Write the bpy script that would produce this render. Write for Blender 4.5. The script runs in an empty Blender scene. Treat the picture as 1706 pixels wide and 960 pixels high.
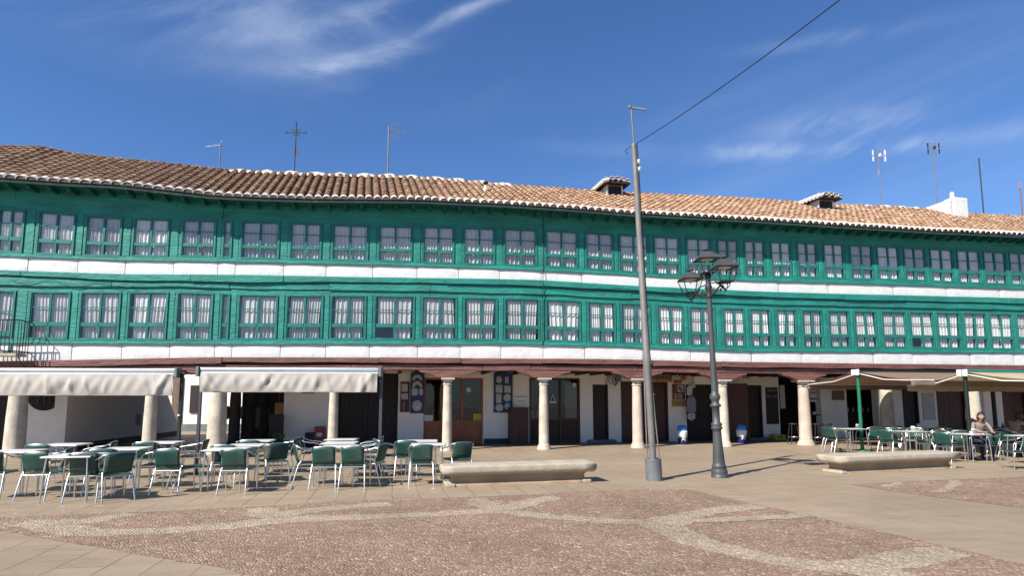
import bpy, math, random
from mathutils import Vector, Matrix
random.seed(7)
C = bpy.context.scene.collection
sc = bpy.context.scene
R = math.radians

# ---------------------------------------------------------------- camera
F = 1000.0; PCX = 853.0; PCY = 560.0; EYE = 1.6      # the principal point sits below the middle of the frame (lens shift)
PITCH = math.atan(110 / F)
cam = bpy.data.objects.new('camera', bpy.data.cameras.new('camera'))
C.objects.link(cam)
cam.location = (0, 0, EYE)
cam.rotation_euler = (R(90) + PITCH, 0, 0)
cam.data.sensor_width = 36
cam.data.lens = 36 * F / 1706
cam.data.shift_y = 80 / 1706
cam.data.clip_start = 0.1
cam.data.clip_end = 3000
sc.camera = cam

# ---------------------------------------------------------------- world and sun
SUN_EL = 42.0
SUN_DIR = 45.0                     # light travels towards +X, turned this much to +Y
w = bpy.data.worlds.new('World'); sc.world = w; w.use_nodes = True
nt = w.node_tree; nt.nodes.clear()
N = nt.nodes.new; LK = nt.links.new
sky = N('ShaderNodeTexSky'); sky.sky_type = 'NISHITA'; sky.sun_disc = False
sky.sun_elevation = R(SUN_EL)
sx, sy = -math.cos(R(SUN_DIR)), -math.sin(R(SUN_DIR))
sky.sun_rotation = math.atan2(sx, sy)
sky.altitude = 700; sky.air_density = 1.25; sky.dust_density = 0.1; sky.ozone_density = 4.5
bg = N('ShaderNodeBackground'); bg.inputs[1].default_value = 0.050
out = N('ShaderNodeOutputWorld')
tc = N('ShaderNodeTexCoord'); sep = N('ShaderNodeSeparateXYZ'); LK(tc.outputs['Generated'], sep.inputs[0])
def wm(op, a, b=None, c=None):
    n = N('ShaderNodeMath'); n.operation = op
    for i, v in enumerate((a, b, c)):
        if v is None: continue
        if isinstance(v, (int, float)): n.inputs[i].default_value = v
        else: LK(v, n.inputs[i])
    return n.outputs[0]
az = wm('ARCTAN2', sep.outputs[0], sep.outputs[1]); el = wm('ARCSINE', sep.outputs[2])
def smooth(v, a, b):
    n = N('ShaderNodeMapRange'); n.interpolation_type = 'SMOOTHSTEP'
    LK(v, n.inputs[0]); n.inputs[1].default_value = a; n.inputs[2].default_value = b
    return n.outputs[0]
def cloud_noise(rot, sx_, sy_, scale, detail, rough, dist, off):
    cx = N('ShaderNodeCombineXYZ'); LK(az, cx.inputs[0]); LK(el, cx.inputs[1])
    mp = N('ShaderNodeMapping'); mp.vector_type = 'TEXTURE'
    mp.inputs['Rotation'].default_value = (0, 0, R(rot)); mp.inputs['Scale'].default_value = (sx_, sy_, 1)
    mp.inputs['Location'].default_value = off
    LK(cx.outputs[0], mp.inputs[0])
    n = N('ShaderNodeTexNoise'); n.inputs['Scale'].default_value = scale; n.inputs['Detail'].default_value = detail
    n.inputs['Roughness'].default_value = rough; n.inputs['Distortion'].default_value = dist
    LK(mp.outputs[0], n.inputs['Vector']); return n.outputs[0]
# streaky cirrus high on the left, thinner veils low on the right
n1 = cloud_noise(21, 3.2, 0.8, 3.6, 12, 0.64, 1.3, (0.4, 0.1, 0))
n1b = cloud_noise(10, 2.0, 1.0, 1.4, 5, 0.5, 0.3, (3.1, 0.9, 0))
n2 = cloud_noise(7, 5.0, 0.9, 2.6, 9, 0.58, 0.6, (1.7, 2.1, 0))
n3 = cloud_noise(18, 1.6, 0.5, 6.0, 12, 0.62, 0.8, (2.2, 0.4, 0))
mL = wm('MULTIPLY', smooth(az, 0.10, -0.25), smooth(el, 0.42, 0.56))
mL = wm('MULTIPLY', mL, wm('ADD', 0.45, smooth(n1b, 0.38, 0.62)))
cL = wm('MULTIPLY', smooth(n1, 0.42, 0.85), mL)
mR = wm('MULTIPLY', smooth(az, -0.05, 0.45), smooth(el, 0.52, 0.40))
cR = wm('MULTIPLY', smooth(n2, 0.43, 0.80), mR)
def streak(a0, e0, slope, half_a, width, amp, bend=0.0):
    # one soft-edged cirrus trail along a slanted line
    da = wm('SUBTRACT', az, a0)
    yy = wm('SUBTRACT', wm('SUBTRACT', el, e0), wm('ADD', wm('MULTIPLY', da, slope), wm('MULTIPLY', wm('MULTIPLY', da, da), bend)))
    yy = wm('ADD', yy, wm('MULTIPLY', wm('SUBTRACT', n1, 0.5), 0.05))
    g = wm('EXPONENT', wm('MULTIPLY', wm('POWER', wm('ABSOLUTE', wm('DIVIDE', yy, width)), 2.0), -1.0))
    h = wm('EXPONENT', wm('MULTIPLY', wm('POWER', wm('ABSOLUTE', wm('DIVIDE', da, half_a)), 2.0), -1.0))
    return wm('MULTIPLY', wm('MULTIPLY', g, h), wm('MULTIPLY', amp, smooth(n3, 0.32, 0.68)))
s1 = streak(-0.10, 0.594, 0.33, 0.17, 0.009, 0.55, 0.0)
s2 = streak(-0.30, 0.522, 0.20, 0.12, 0.012, 0.38, 0.3)
s3 = streak(-0.28, 0.583, 0.31, 0.12, 0.014, 0.40, 0.0)
s4 = streak(0.50, 0.364, -0.12, 0.28, 0.012, 0.50, 0.0)
s5 = streak(0.53, 0.394, -0.08, 0.09, 0.017, 0.55, 0.0)
s6 = streak(0.54, 0.503, -0.11, 0.14, 0.010, 0.16, 0.0)
tot = wm('ADD', wm('MULTIPLY', cL, 0.27), wm('MULTIPLY', cR, 0.40))
for s_ in (s1, s2, s3, s4, s5, s6): tot = wm('ADD', tot, s_)
tot = wm('MINIMUM', tot, 0.8)
hs = N('ShaderNodeHueSaturation'); hs.inputs['Saturation'].default_value = 1.0; hs.inputs['Value'].default_value = 1.0
LK(sky.outputs[0], hs.inputs['Color'])
tint = N('ShaderNodeMix'); tint.data_type = 'RGBA'; tint.blend_type = 'MULTIPLY'; tint.inputs[0].default_value = 1.0
LK(hs.outputs[0], tint.inputs[6]); tint.inputs[7].default_value = (0.80, 1.08, 1.48, 1)
mix = N('ShaderNodeMix'); mix.data_type = 'RGBA'; LK(tot, mix.inputs[0]); LK(tint.outputs[2], mix.inputs[6])
mix.inputs[7].default_value = (7.0, 8.2, 10.2, 1)
LK(mix.outputs[2], bg.inputs[0]); LK(bg.outputs[0], out.inputs[0])

sl = bpy.data.lights.new('sun', 'SUN'); sl.energy = 5.0; sl.angle = R(0.5); sl.color = (1.0, 0.95, 0.87)
sun = bpy.data.objects.new('sun', sl); C.objects.link(sun)
d = Vector((math.cos(R(SUN_DIR)) * math.cos(R(SUN_EL)), math.sin(R(SUN_DIR)) * math.cos(R(SUN_EL)), -math.sin(R(SUN_EL))))
sun.rotation_euler = d.to_track_quat('-Z', 'Y').to_euler()
sun.location = (-20, -15, 30)
sc.view_settings.view_transform = 'Standard'; sc.view_settings.look = 'None'
sc.view_settings.gamma = 1; sc.view_settings.use_curve_mapping = False
sc.view_settings.exposure = 0.95

# ---------------------------------------------------------------- plan geometry
def ray(px, py):
    a = (px - PCX) / F; b = (PCY - py) / F
    return a, math.cos(PITCH) - b * math.sin(PITCH), math.sin(PITCH) + b * math.cos(PITCH)
def G(px, py, z=0.0):
    d_ = ray(px, py); t = (z - EYE) / d_[2]
    return d_[0] * t, d_[1] * t
def at(px, py, Y):
    d_ = ray(px, py); t = Y / d_[1]
    return d_[0] * t, Y, EYE + d_[2] * t
def Yw(X): return 20.40 + 0.190 * X + 0.0012 * X * X          # the gently curved front of the building
def mw(X): return 0.190 + 0.0024 * X
def P(X, off, Z):
    m = mw(X); L = math.sqrt(1 + m * m)
    return Vector((X - m * off / L, Yw(X) + off / L, Z))
def hit(px, py, off=0.0):
    d_ = ray(px, py); lo, hi = 3.0, 80.0
    for _ in range(50):
        t = (lo + hi) / 2; x, y = d_[0] * t, d_[1] * t
        m = mw(x)
        if (y - Yw(x)) / math.sqrt(1 + m * m) > off: hi = t
        else: lo = t
    m = mw(x); L = math.sqrt(1 + m * m)
    return x + m * off / L, EYE + d_[2] * t
def line(pts, off=0.0):
    a = sorted(hit(px, py, off) for px, py in pts)
    def f(X):
        if X <= a[0][0]: return a[0][1]
        if X >= a[-1][0]: return a[-1][1]
        for i in range(len(a) - 1):
            if X <= a[i + 1][0]:
                u = (X - a[i][0]) / (a[i + 1][0] - a[i][0]); return a[i][1] + u * (a[i + 1][1] - a[i][1])
    return f
XA, XB = -19.5, 27.0
OV = 0.70                                    # eave overhang
def rng(a, b, st):
    n = max(1, int(round((b - a) / st))); return [a + (b - a) * i / n for i in range(n + 1)]

# ---------------------------------------------------------------- materials
def newmat(name):
    m = bpy.data.materials.new(name); m.use_nodes = True
    return m, m.node_tree, m.node_tree.nodes['Principled BSDF']
def nd(t, typ, **kw):
    n = t.nodes.new(typ)
    for k, v in kw.items():
        if k in n.inputs: n.inputs[k].default_value = v
        else: setattr(n, k, v)
    return n
KA = 0.73                      # overall albedo calibration
def mat(name, col, rough=0.7, metal=0.0, var=0.25, scale=3.0, bump=0.3, bscale=25.0, spec=0.4, stretch=(1, 1, 1), dirt=0.0, dirtcol=(0.1, 0.08, 0.06), island=0.0, trans=0.0, bdist=0.01):
    if not metal: col = tuple(c * KA for c in col); dirtcol = tuple(c * KA for c in dirtcol)
    m, t, b = newmat(name)
    co = nd(t, 'ShaderNodeTexCoord'); mp = nd(t, 'ShaderNodeMapping'); mp.inputs['Scale'].default_value = stretch
    t.links.new(co.outputs['Object'], mp.inputs[0])
    n = nd(t, 'ShaderNodeTexNoise', Scale=scale, Detail=6.0, Roughness=0.6); t.links.new(mp.outputs[0], n.inputs['Vector'])
    r = nd(t, 'ShaderNodeMapRange'); r.inputs[1].default_value = 0.3; r.inputs[2].default_value = 0.7
    r.inputs[3].default_value = 1 - var; r.inputs[4].default_value = 1 + var; t.links.new(n.outputs[0], r.inputs[0])
    val = r.outputs[0]
    if island:
        g = nd(t, 'ShaderNodeNewGeometry'); r2 = nd(t, 'ShaderNodeMapRange'); t.links.new(g.outputs['Random Per Island'], r2.inputs[0])
        r2.inputs[3].default_value = 1 - island; r2.inputs[4].default_value = 1 + island
        mu = nd(t, 'ShaderNodeMath', operation='MULTIPLY'); t.links.new(val, mu.inputs[0]); t.links.new(r2.outputs[0], mu.inputs[1]); val = mu.outputs[0]
    mx = nd(t, 'ShaderNodeMix', data_type='RGBA', blend_type='MULTIPLY'); mx.inputs[0].default_value = 1
    mx.inputs[6].default_value = (*col, 1); t.links.new(val, mx.inputs[7])
    colout = mx.outputs[2]
    if dirt:
        n3 = nd(t, 'ShaderNodeTexNoise', Scale=scale * 0.6, Detail=8.0, Roughness=0.7); t.links.new(mp.outputs[0], n3.inputs['Vector'])
        r3 = nd(t, 'ShaderNodeMapRange'); r3.inputs[1].default_value = 0.52; r3.inputs[2].default_value = 0.72; r3.inputs[4].default_value = dirt
        t.links.new(n3.outputs[0], r3.inputs[0])
        m2 = nd(t, 'ShaderNodeMix', data_type='RGBA'); t.links.new(r3.outputs[0], m2.inputs[0]); t.links.new(colout, m2.inputs[6]); m2.inputs[7].default_value = (*dirtcol, 1)
        colout = m2.outputs[2]
    t.links.new(colout, b.inputs['Base Color'])
    b.inputs['Roughness'].default_value = rough; b.inputs['Metallic'].default_value = metal
    b.inputs['Specular IOR Level'].default_value = spec
    if trans:
        b.inputs['Transmission Weight'].default_value = trans
    if bump:
        n2 = nd(t, 'ShaderNodeTexNoise', Scale=bscale, Detail=5.0, Roughness=0.6); t.links.new(mp.outputs[0], n2.inputs['Vector'])
        bp = nd(t, 'ShaderNodeBump', Strength=bump, Distance=bdist); t.links.new(n2.outputs[0], bp.inputs['Height']); t.links.new(bp.outputs[0], b.inputs['Normal'])
    return m
M = {}
M['green'] = mat('green_paint', (0.017, 0.255, 0.205), 0.6, var=0.30, scale=1.6, bump=0.9, bscale=7, bdist=0.03, stretch=(0.6, 0.6, 2.2), dirt=0.6, dirtcol=(0.022, 0.150, 0.130))
def worn(m, col, amt, scale):
    t = m.node_tree; b = t.nodes['Principled BSDF']; src = b.inputs['Base Color'].links[0].from_socket
    co = nd(t, 'ShaderNodeTexCoord'); mp = nd(t, 'ShaderNodeMapping'); mp.inputs['Scale'].default_value = (1.0, 1.0, 5.0); t.links.new(co.outputs['Object'], mp.inputs[0])
    n = nd(t, 'ShaderNodeTexNoise', Scale=scale, Detail=9.0, Roughness=0.75); t.links.new(mp.outputs[0], n.inputs['Vector'])
    r_ = nd(t, 'ShaderNodeMapRange'); r_.inputs[1].default_value = 0.56; r_.inputs[2].default_value = 0.68; r_.inputs[4].default_value = amt; t.links.new(n.outputs[0], r_.inputs[0])
    mx = nd(t, 'ShaderNodeMix', data_type='RGBA'); t.links.new(r_.outputs[0], mx.inputs[0]); t.links.new(src, mx.inputs[6]); mx.inputs[7].default_value = (*col, 1); t.links.new(mx.outputs[2], b.inputs['Base Color'])
worn(M['green'], (0.05, 0.25, 0.21), 0.7, 2.2)
M['green_frame'] = mat('green_window_paint', (0.018, 0.200, 0.165), 0.5, var=0.25, scale=4, bump=0.4, dirt=0.25, dirtcol=(0.02, 0.10, 0.08))
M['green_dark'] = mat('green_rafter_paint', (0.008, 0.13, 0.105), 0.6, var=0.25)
M['lime'] = mat('limewash', (0.82, 0.81, 0.79), 0.9, var=0.05, scale=2.0, bump=0.7, bscale=4, bdist=0.03, dirt=0.25, dirtcol=(0.62, 0.59, 0.55))
worn(M['lime'], (0.46, 0.43, 0.39), 0.45, 1.6)
M['lime2'] = mat('limewash_ground_floor', (0.96, 0.88, 0.80), 0.9, var=0.06, scale=1.5, bump=0.5, bscale=5, bdist=0.03, dirt=0.3, dirtcol=(0.70, 0.63, 0.56))
M['brown'] = mat('brown_beam', (0.20, 0.088, 0.072), 0.65, var=0.35, scale=2.5, bump=0.9, bscale=9, bdist=0.03, stretch=(0.5, 0.5, 3), dirt=0.4, dirtcol=(0.10, 0.045, 0.035))
worn(M['brown'], (0.24, 0.13, 0.105), 0.6, 2.0)
M['dark_wood'] = mat('dark_wood', (0.034, 0.016, 0.012), 0.6, var=0.3, scale=4, bump=0.4, stretch=(3, 3, 0.6))
M['black_wood'] = mat('black_brown_wood', (0.022, 0.013, 0.010), 0.65, var=0.3, scale=4, bump=0.4, stretch=(4, 4, 0.6))
M['red_wood'] = mat('red_brown_wood', (0.075, 0.022, 0.014), 0.5, var=0.35, scale=4, bump=0.4, stretch=(4, 4, 0.6))
M['orange_wood'] = mat('varnished_orange_wood', (0.34, 0.095, 0.030), 0.4, var=0.35, scale=3, bump=0.2, stretch=(4, 4, 0.7))
M['stone'] = mat('column_stone', (0.58, 0.52, 0.42), 0.9, var=0.22, scale=3, bump=0.8, bscale=18, bdist=0.018, dirt=0.6, dirtcol=(0.42, 0.32, 0.24))
M['pinkstone'] = mat('pink_column_stone', (0.58, 0.46, 0.38), 0.9, var=0.22, scale=2, bump=0.8, bscale=18, bdist=0.018, dirt=0.45, dirtcol=(0.62, 0.55, 0.44))
M['bench'] = mat('bench_stone', (0.46, 0.40, 0.31), 0.9, var=0.22, scale=2.5, bump=0.8, bscale=22, bdist=0.012, dirt=0.8, dirtcol=(0.38, 0.30, 0.21))
M['bench_base'] = mat('bench_base_stone', (0.40, 0.29, 0.18), 0.85, var=0.2, scale=2.5, bump=0.6, bscale=18, dirt=0.4, dirtcol=(0.25, 0.17, 0.10))
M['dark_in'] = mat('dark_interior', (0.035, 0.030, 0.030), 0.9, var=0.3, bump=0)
M['room'] = mat('gallery_interior', (0.16, 0.13, 0.13), 0.9, var=0.2, bump=0)
M['iron'] = mat('dark_iron', (0.030, 0.033, 0.036), 0.5, metal=0.3, var=0.25, bump=0.2, bscale=40)
M['lampiron'] = mat('lamp_grey_paint', (0.052, 0.056, 0.058), 0.5, metal=0.1, var=0.2, bump=0.25, bscale=30)
M['lamptop'] = mat('lantern_roof_paint', (0.055, 0.056, 0.060), 0.55, metal=0.2, var=0.2)
M['galv'] = mat('weathered_grey_pole', (0.15, 0.142, 0.132), 0.6, metal=0.15, var=0.25, scale=2, bump=0.3, dirt=0.4, dirtcol=(0.15, 0.12, 0.10))
M['galvbase'] = mat('grey_socket', (0.13, 0.14, 0.14), 0.6, metal=0.2, var=0.2, bump=0.4, bscale=12)
M['alu'] = mat('brushed_aluminium', (0.62, 0.61, 0.58), 0.34, metal=1.0, var=0.05, bump=0)
M['weave'] = None
M['white'] = mat('white_laminate', (0.74, 0.73, 0.69), 0.35, var=0.05, bump=0.05)
M['cream'] = mat('cream_canvas', (0.48, 0.44, 0.39), 0.85, var=0.08, scale=4, bump=0.4, bscale=60, dirt=0.35, dirtcol=(0.36, 0.325, 0.28))
M['grey_case'] = mat('grey_cassette_metal', (0.38, 0.41, 0.43), 0.35, metal=0.5, var=0.1, bump=0)
M['whitemetal'] = mat('white_enamel', (0.80, 0.80, 0.80), 0.35, var=0.03, bump=0)
M['postgreen'] = mat('green_post_paint', (0.010, 0.17, 0.085), 0.4, var=0.12, bump=0.1)
M['postdark'] = mat('dark_green_post_paint', (0.007, 0.015, 0.011), 0.5, var=0.12, bump=0.1)
M['postgrey'] = mat('dark_grey_post_paint', (0.055, 0.060, 0.070), 0.45, metal=0.3, var=0.12, bump=0.1)
M['tile'] = None
M['tilewhite'] = mat('whitewashed_tile', (0.80, 0.77, 0.73), 0.9, var=0.10, scale=5, bump=0.6, bscale=20, bdist=0.02, dirt=0.4, dirtcol=(0.60, 0.52, 0.45))
M['mortar'] = mat('ridge_mortar', (0.66, 0.60, 0.52), 0.9, var=0.25, scale=3, bump=0.9, bscale=10, bdist=0.03, dirt=0.5, dirtcol=(0.50, 0.36, 0.27))
M['eaveboard'] = mat('pale_eave_board', (0.20, 0.25, 0.22), 0.8, var=0.2)
M['blue'] = mat('blue_board', (0.020, 0.055, 0.17), 0.6, var=0.3, scale=6, bump=0.1)
M['ceramic'] = mat('pale_lace', (0.50, 0.49, 0.47), 0.8, var=0.25, scale=18, bump=0.4, bscale=60)
M['yellow'] = mat('yellow_paint', (0.55, 0.36, 0.02), 0.5, var=0.1, bump=0)
M['limeyellow'] = mat('yellow_green_plastic', (0.42, 0.42, 0.02), 0.5, var=0.1, bump=0)
M['ochre'] = mat('ochre_sign', (0.42, 0.24, 0.05), 0.6, var=0.15, bump=0.1)
M['navy'] = mat('navy_plastic', (0.010, 0.022, 0.14), 0.35, var=0.1, bump=0)
M['skyblue'] = mat('bright_blue_plastic', (0.03, 0.26, 0.62), 0.3, var=0.1, bump=0)
M['orange'] = mat('orange_paint', (0.50, 0.20, 0.04), 0.5, var=0.15, bump=0)
M['red'] = mat('red_plastic', (0.30, 0.02, 0.035), 0.45, var=0.15, bump=0)
M['paper'] = mat('white_paper', (0.70, 0.69, 0.66), 0.8, var=0.06, bump=0)
M['ink'] = mat('dark_ink', (0.03, 0.03, 0.045), 0.7, var=0.1, bump=0)
M['greyink'] = mat('faded_grey_ink', (0.20, 0.18, 0.17), 0.8, var=0.1, bump=0)
M['blueink'] = mat('blue_ink', (0.03, 0.05, 0.20), 0.6, var=0.1, bump=0)
M['whiteink'] = mat('white_lettering', (0.78, 0.78, 0.78), 0.5, var=0.02, bump=0)
M['redink'] = mat('red_lettering', (0.35, 0.03, 0.02), 0.5, var=0.05, bump=0)
M['cable'] = mat('black_cable', (0.015, 0.015, 0.018), 0.6, var=0.1, bump=0)
M['plaque'] = mat('copper_plaque', (0.20, 0.075, 0.035), 0.5, var=0.2, bump=0.1)
M['leaf'] = mat('plant_leaf', (0.05, 0.11, 0.02), 0.6, var=0.4, bump=0, island=0.4)
M['terracotta'] = mat('terracotta_pot', (0.30, 0.11, 0.06), 0.8, var=0.1)
M['skin'] = mat('skin', (0.42, 0.23, 0.16), 0.55, var=0.06, bump=0)
M['hair'] = mat('dark_hair', (0.025, 0.010, 0.008), 0.5, var=0.3, scale=20, bump=0.5, bscale=60)
M['cardigan'] = mat('beige_cardigan', (0.27, 0.22, 0.18), 0.9, var=0.12, scale=10, bump=0.5, bscale=40)
M['brownshirt'] = mat('tan_jacket', (0.30, 0.22, 0.17), 0.9, var=0.12, scale=10, bump=0.5, bscale=40)
M['jeans'] = mat('dark_trousers', (0.02, 0.022, 0.05), 0.85, var=0.15, bump=0.2)
M['lavender'] = mat('lavender_cloth', (0.30, 0.25, 0.32), 0.9, var=0.2, scale=15, bump=0.4)
M['basebrown'] = mat('dark_skirting_paint', (0.045, 0.045, 0.050), 0.8, var=0.2)
M['bulb'] = mat('frosted_reflector', (0.72, 0.70, 0.64), 0.5, var=0.05, bump=0)

def weave_mat():
    m, t, b = newmat('woven_green_strap')
    co = nd(t, 'ShaderNodeTexCoord')
    ck = nd(t, 'ShaderNodeTexChecker', Scale=48.0); t.links.new(co.outputs['Object'], ck.inputs['Vector'])
    ck.inputs['Color1'].default_value = (0.008, 0.070, 0.052, 1); ck.inputs['Color2'].default_value = (0.004, 0.030, 0.025, 1)
    n = nd(t, 'ShaderNodeTexNoise', Scale=9.0, Detail=4.0); t.links.new(co.outputs['Object'], n.inputs['Vector'])
    r = nd(t, 'ShaderNodeMapRange'); r.inputs[3].default_value = 0.75; r.inputs[4].default_value = 1.25; t.links.new(n.outputs[0], r.inputs[0])
    mx = nd(t, 'ShaderNodeMix', data_type='RGBA', blend_type='MULTIPLY'); mx.inputs[0].default_value = 1
    t.links.new(ck.outputs[0], mx.inputs[6]); t.links.new(r.outputs[0], mx.inputs[7]); t.links.new(mx.outputs[2], b.inputs['Base Color'])
    b.inputs['Roughness'].default_value = 0.4
    bp = nd(t, 'ShaderNodeBump', Strength=0.9, Distance=0.008); t.links.new(ck.outputs['Fac'], bp.inputs['Height']); t.links.new(bp.outputs[0], b.inputs['Normal'])
    return m
M['weave'] = weave_mat()

def tile_mat():
    m, t, b = newmat('roof_tile_clay')
    g = nd(t, 'ShaderNodeNewGeometry')
    cr = nd(t, 'ShaderNodeValToRGB'); t.links.new(g.outputs['Random Per Island'], cr.inputs[0])
    e = cr.color_ramp.elements
    KT = 0.78
    cols = [(0.0, (0.22, 0.125, 0.08)), (0.25, (0.36, 0.205, 0.13)), (0.5, (0.42, 0.27, 0.175)), (0.72, (0.28, 0.15, 0.10)), (0.88, (0.47, 0.35, 0.24)), (1.0, (0.38, 0.19, 0.12))]
    cols = [(p_, (c_[0] * KT * 1.12, c_[1] * KT * 1.10, c_[2] * KT * 1.02)) for p_, c_ in cols]
    e[0].position = 0; e[0].color = (*cols[0][1], 1); e[1].position = 1; e[1].color = (*cols[-1][1], 1)
    for p_, c_ in cols[1:-1]:
        q = e.new(p_); q.color = (*c_, 1)
    co = nd(t, 'ShaderNodeTexCoord')
    n = nd(t, 'ShaderNodeTexNoise', Scale=5.0, Detail=8.0, Roughness=0.75); t.links.new(co.outputs['Object'], n.inputs['Vector'])
    r = nd(t, 'ShaderNodeMapRange'); r.inputs[1].default_value = 0.48; r.inputs[2].default_value = 0.66; r.inputs[4].default_value = 0.75; t.links.new(n.outputs[0], r.inputs[0])
    # grey-brown lichen: strongest on the old left wing of the roof
    sp = nd(t, 'ShaderNodeSeparateXYZ'); t.links.new(co.outputs['Object'], sp.inputs[0])
    lx = nd(t, 'ShaderNodeMapRange', interpolation_type='SMOOTHSTEP'); lx.inputs[1].default_value = 0.0; lx.inputs[2].default_value = -9.0
    lx.inputs[3].default_value = 0.30; lx.inputs[4].default_value = 1.05; t.links.new(sp.outputs[0], lx.inputs[0])
    mu = nd(t, 'ShaderNodeMath', operation='MULTIPLY', use_clamp=True); t.links.new(r.outputs[0], mu.inputs[0]); t.links.new(lx.outputs[0], mu.inputs[1])
    mx = nd(t, 'ShaderNodeMix', data_type='RGBA'); t.links.new(mu.outputs[0], mx.inputs[0]); t.links.new(cr.outputs[0], mx.inputs[6]); mx.inputs[7].default_value = (0.135, 0.110, 0.085, 1)
    # the whole left wing is darker, older clay
    lx2 = nd(t, 'ShaderNodeMapRange', interpolation_type='SMOOTHSTEP'); lx2.inputs[1].default_value = 0.0; lx2.inputs[2].default_value = -8.0
    lx2.inputs[3].default_value = 1.0; lx2.inputs[4].default_value = 0.82; t.links.new(sp.outputs[0], lx2.inputs[0])
    m3 = nd(t, 'ShaderNodeMix', data_type='RGBA', blend_type='MULTIPLY'); m3.inputs[0].default_value = 1; t.links.new(mx.outputs[2], m3.inputs[6]); t.links.new(lx2.outputs[0], m3.inputs[7])
    t.links.new(m3.outputs[2], b.inputs['Base Color']); b.inputs['Roughness'].default_value = 0.9
    bp = nd(t, 'ShaderNodeBump', Strength=0.6, Distance=0.02); t.links.new(n.outputs[0], bp.inputs['Height']); t.links.new(bp.outputs[0], b.inputs['Normal'])
    return m
M['tile'] = tile_mat()

def curtain_mat():
    m, t, b = newmat('white_curtain')
    co = nd(t, 'ShaderNodeTexCoord')
    n = nd(t, 'ShaderNodeTexNoise', Scale=3.0, Detail=4.0); t.links.new(co.outputs['Object'], n.inputs['Vector'])
    cr = nd(t, 'ShaderNodeValToRGB'); t.links.new(n.outputs[0], cr.inputs[0])
    cr.color_ramp.elements[0].color = (0.58, 0.55, 0.51, 1); cr.color_ramp.elements[1].color = (0.82, 0.79, 0.73, 1)
    oi = nd(t, 'ShaderNodeObjectInfo'); ro = nd(t, 'ShaderNodeMapRange'); ro.inputs[3].default_value = 0.72; ro.inputs[4].default_value = 1.12; t.links.new(oi.outputs['Random'], ro.inputs[0])
    mo = nd(t, 'ShaderNodeMix', data_type='RGBA', blend_type='MULTIPLY'); mo.inputs[0].default_value = 1; t.links.new(cr.outputs[0], mo.inputs[6]); t.links.new(ro.outputs[0], mo.inputs[7])
    t.links.new(mo.outputs[2], b.inputs['Base Color']); b.inputs['Roughness'].default_value = 0.9
    return m
M['curtain'] = curtain_mat()

def glass_mat(name, tint=(0.9, 0.93, 0.95), ior=1.5, extra=0.03):
    m, t, b = newmat(name); t.nodes.remove(b)
    o = [n for n in t.nodes if n.type == 'OUTPUT_MATERIAL'][0]
    tr = nd(t, 'ShaderNodeBsdfTransparent'); tr.inputs[0].default_value = (*tint, 1)
    gl = nd(t, 'ShaderNodeBsdfGlossy'); gl.inputs['Roughness'].default_value = 0.03
    co = nd(t, 'ShaderNodeTexCoord'); n = nd(t, 'ShaderNodeTexNoise', Scale=2.5, Detail=2.0); t.links.new(co.outputs['Object'], n.inputs['Vector'])
    bp = nd(t, 'ShaderNodeBump', Strength=0.15, Distance=0.02); t.links.new(n.outputs[0], bp.inputs['Height']); t.links.new(bp.outputs[0], gl.inputs['Normal'])
    lw = nd(t, 'ShaderNodeLayerWeight'); lw.inputs[0].default_value = 0.5
    pw = nd(t, 'ShaderNodeMath', operation='POWER'); t.links.new(lw.outputs['Facing'], pw.inputs[0]); pw.inputs[1].default_value = 5.0
    ad = nd(t, 'ShaderNodeMath', operation='MULTIPLY_ADD', use_clamp=True); t.links.new(pw.outputs[0], ad.inputs[0]); ad.inputs[1].default_value = 0.9
    f0 = ((ior - 1) / (ior + 1)) ** 2; ad.inputs[2].default_value = f0 + extra
    mx = nd(t, 'ShaderNodeMixShader'); t.links.new(ad.outputs[0], mx.inputs[0]); t.links.new(tr.outputs[0], mx.inputs[1]); t.links.new(gl.outputs[0], mx.inputs[2])
    t.links.new(mx.outputs[0], o.inputs[0]); return m
M['glass'] = glass_mat('old_window_glass', (0.84, 0.86, 0.87), 1.5, 0.05)
M['shopglass'] = glass_mat('shop_glass', (0.45, 0.45, 0.45), 1.5, 0.02)

def canvas_mat(name, col):
    m, t, b = newmat(name)
    o = [n for n in t.nodes if n.type == 'OUTPUT_MATERIAL'][0]
    co = nd(t, 'ShaderNodeTexCoord'); n = nd(t, 'ShaderNodeTexNoise', Scale=2.0, Detail=5.0); t.links.new(co.outputs['Object'], n.inputs['Vector'])
    r = nd(t, 'ShaderNodeMapRange'); r.inputs[3].default_value = 0.85; r.inputs[4].default_value = 1.12; t.links.new(n.outputs[0], r.inputs[0])
    mx = nd(t, 'ShaderNodeMix', data_type='RGBA', blend_type='MULTIPLY'); mx.inputs[0].default_value = 1; mx.inputs[6].default_value = (*col, 1); t.links.new(r.outputs[0], mx.inputs[7])
    t.links.new(mx.outputs[2], b.inputs['Base Color']); b.inputs['Roughness'].default_value = 0.9
    tl = nd(t, 'ShaderNodeBsdfTranslucent'); t.links.new(mx.outputs[2], tl.inputs[0])
    ms = nd(t, 'ShaderNodeMixShader'); ms.inputs[0].default_value = 0.5; t.links.new(b.outputs[0], ms.inputs[1]); t.links.new(tl.outputs[0], ms.inputs[2])
    t.links.new(ms.outputs[0], o.inputs[0]); return m
M['canvas_brown'] = canvas_mat('tan_awning_canvas', (0.34, 0.24, 0.17))
M['canvas_beige'] = canvas_mat('beige_awning_canvas', (0.60, 0.54, 0.38))

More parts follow.
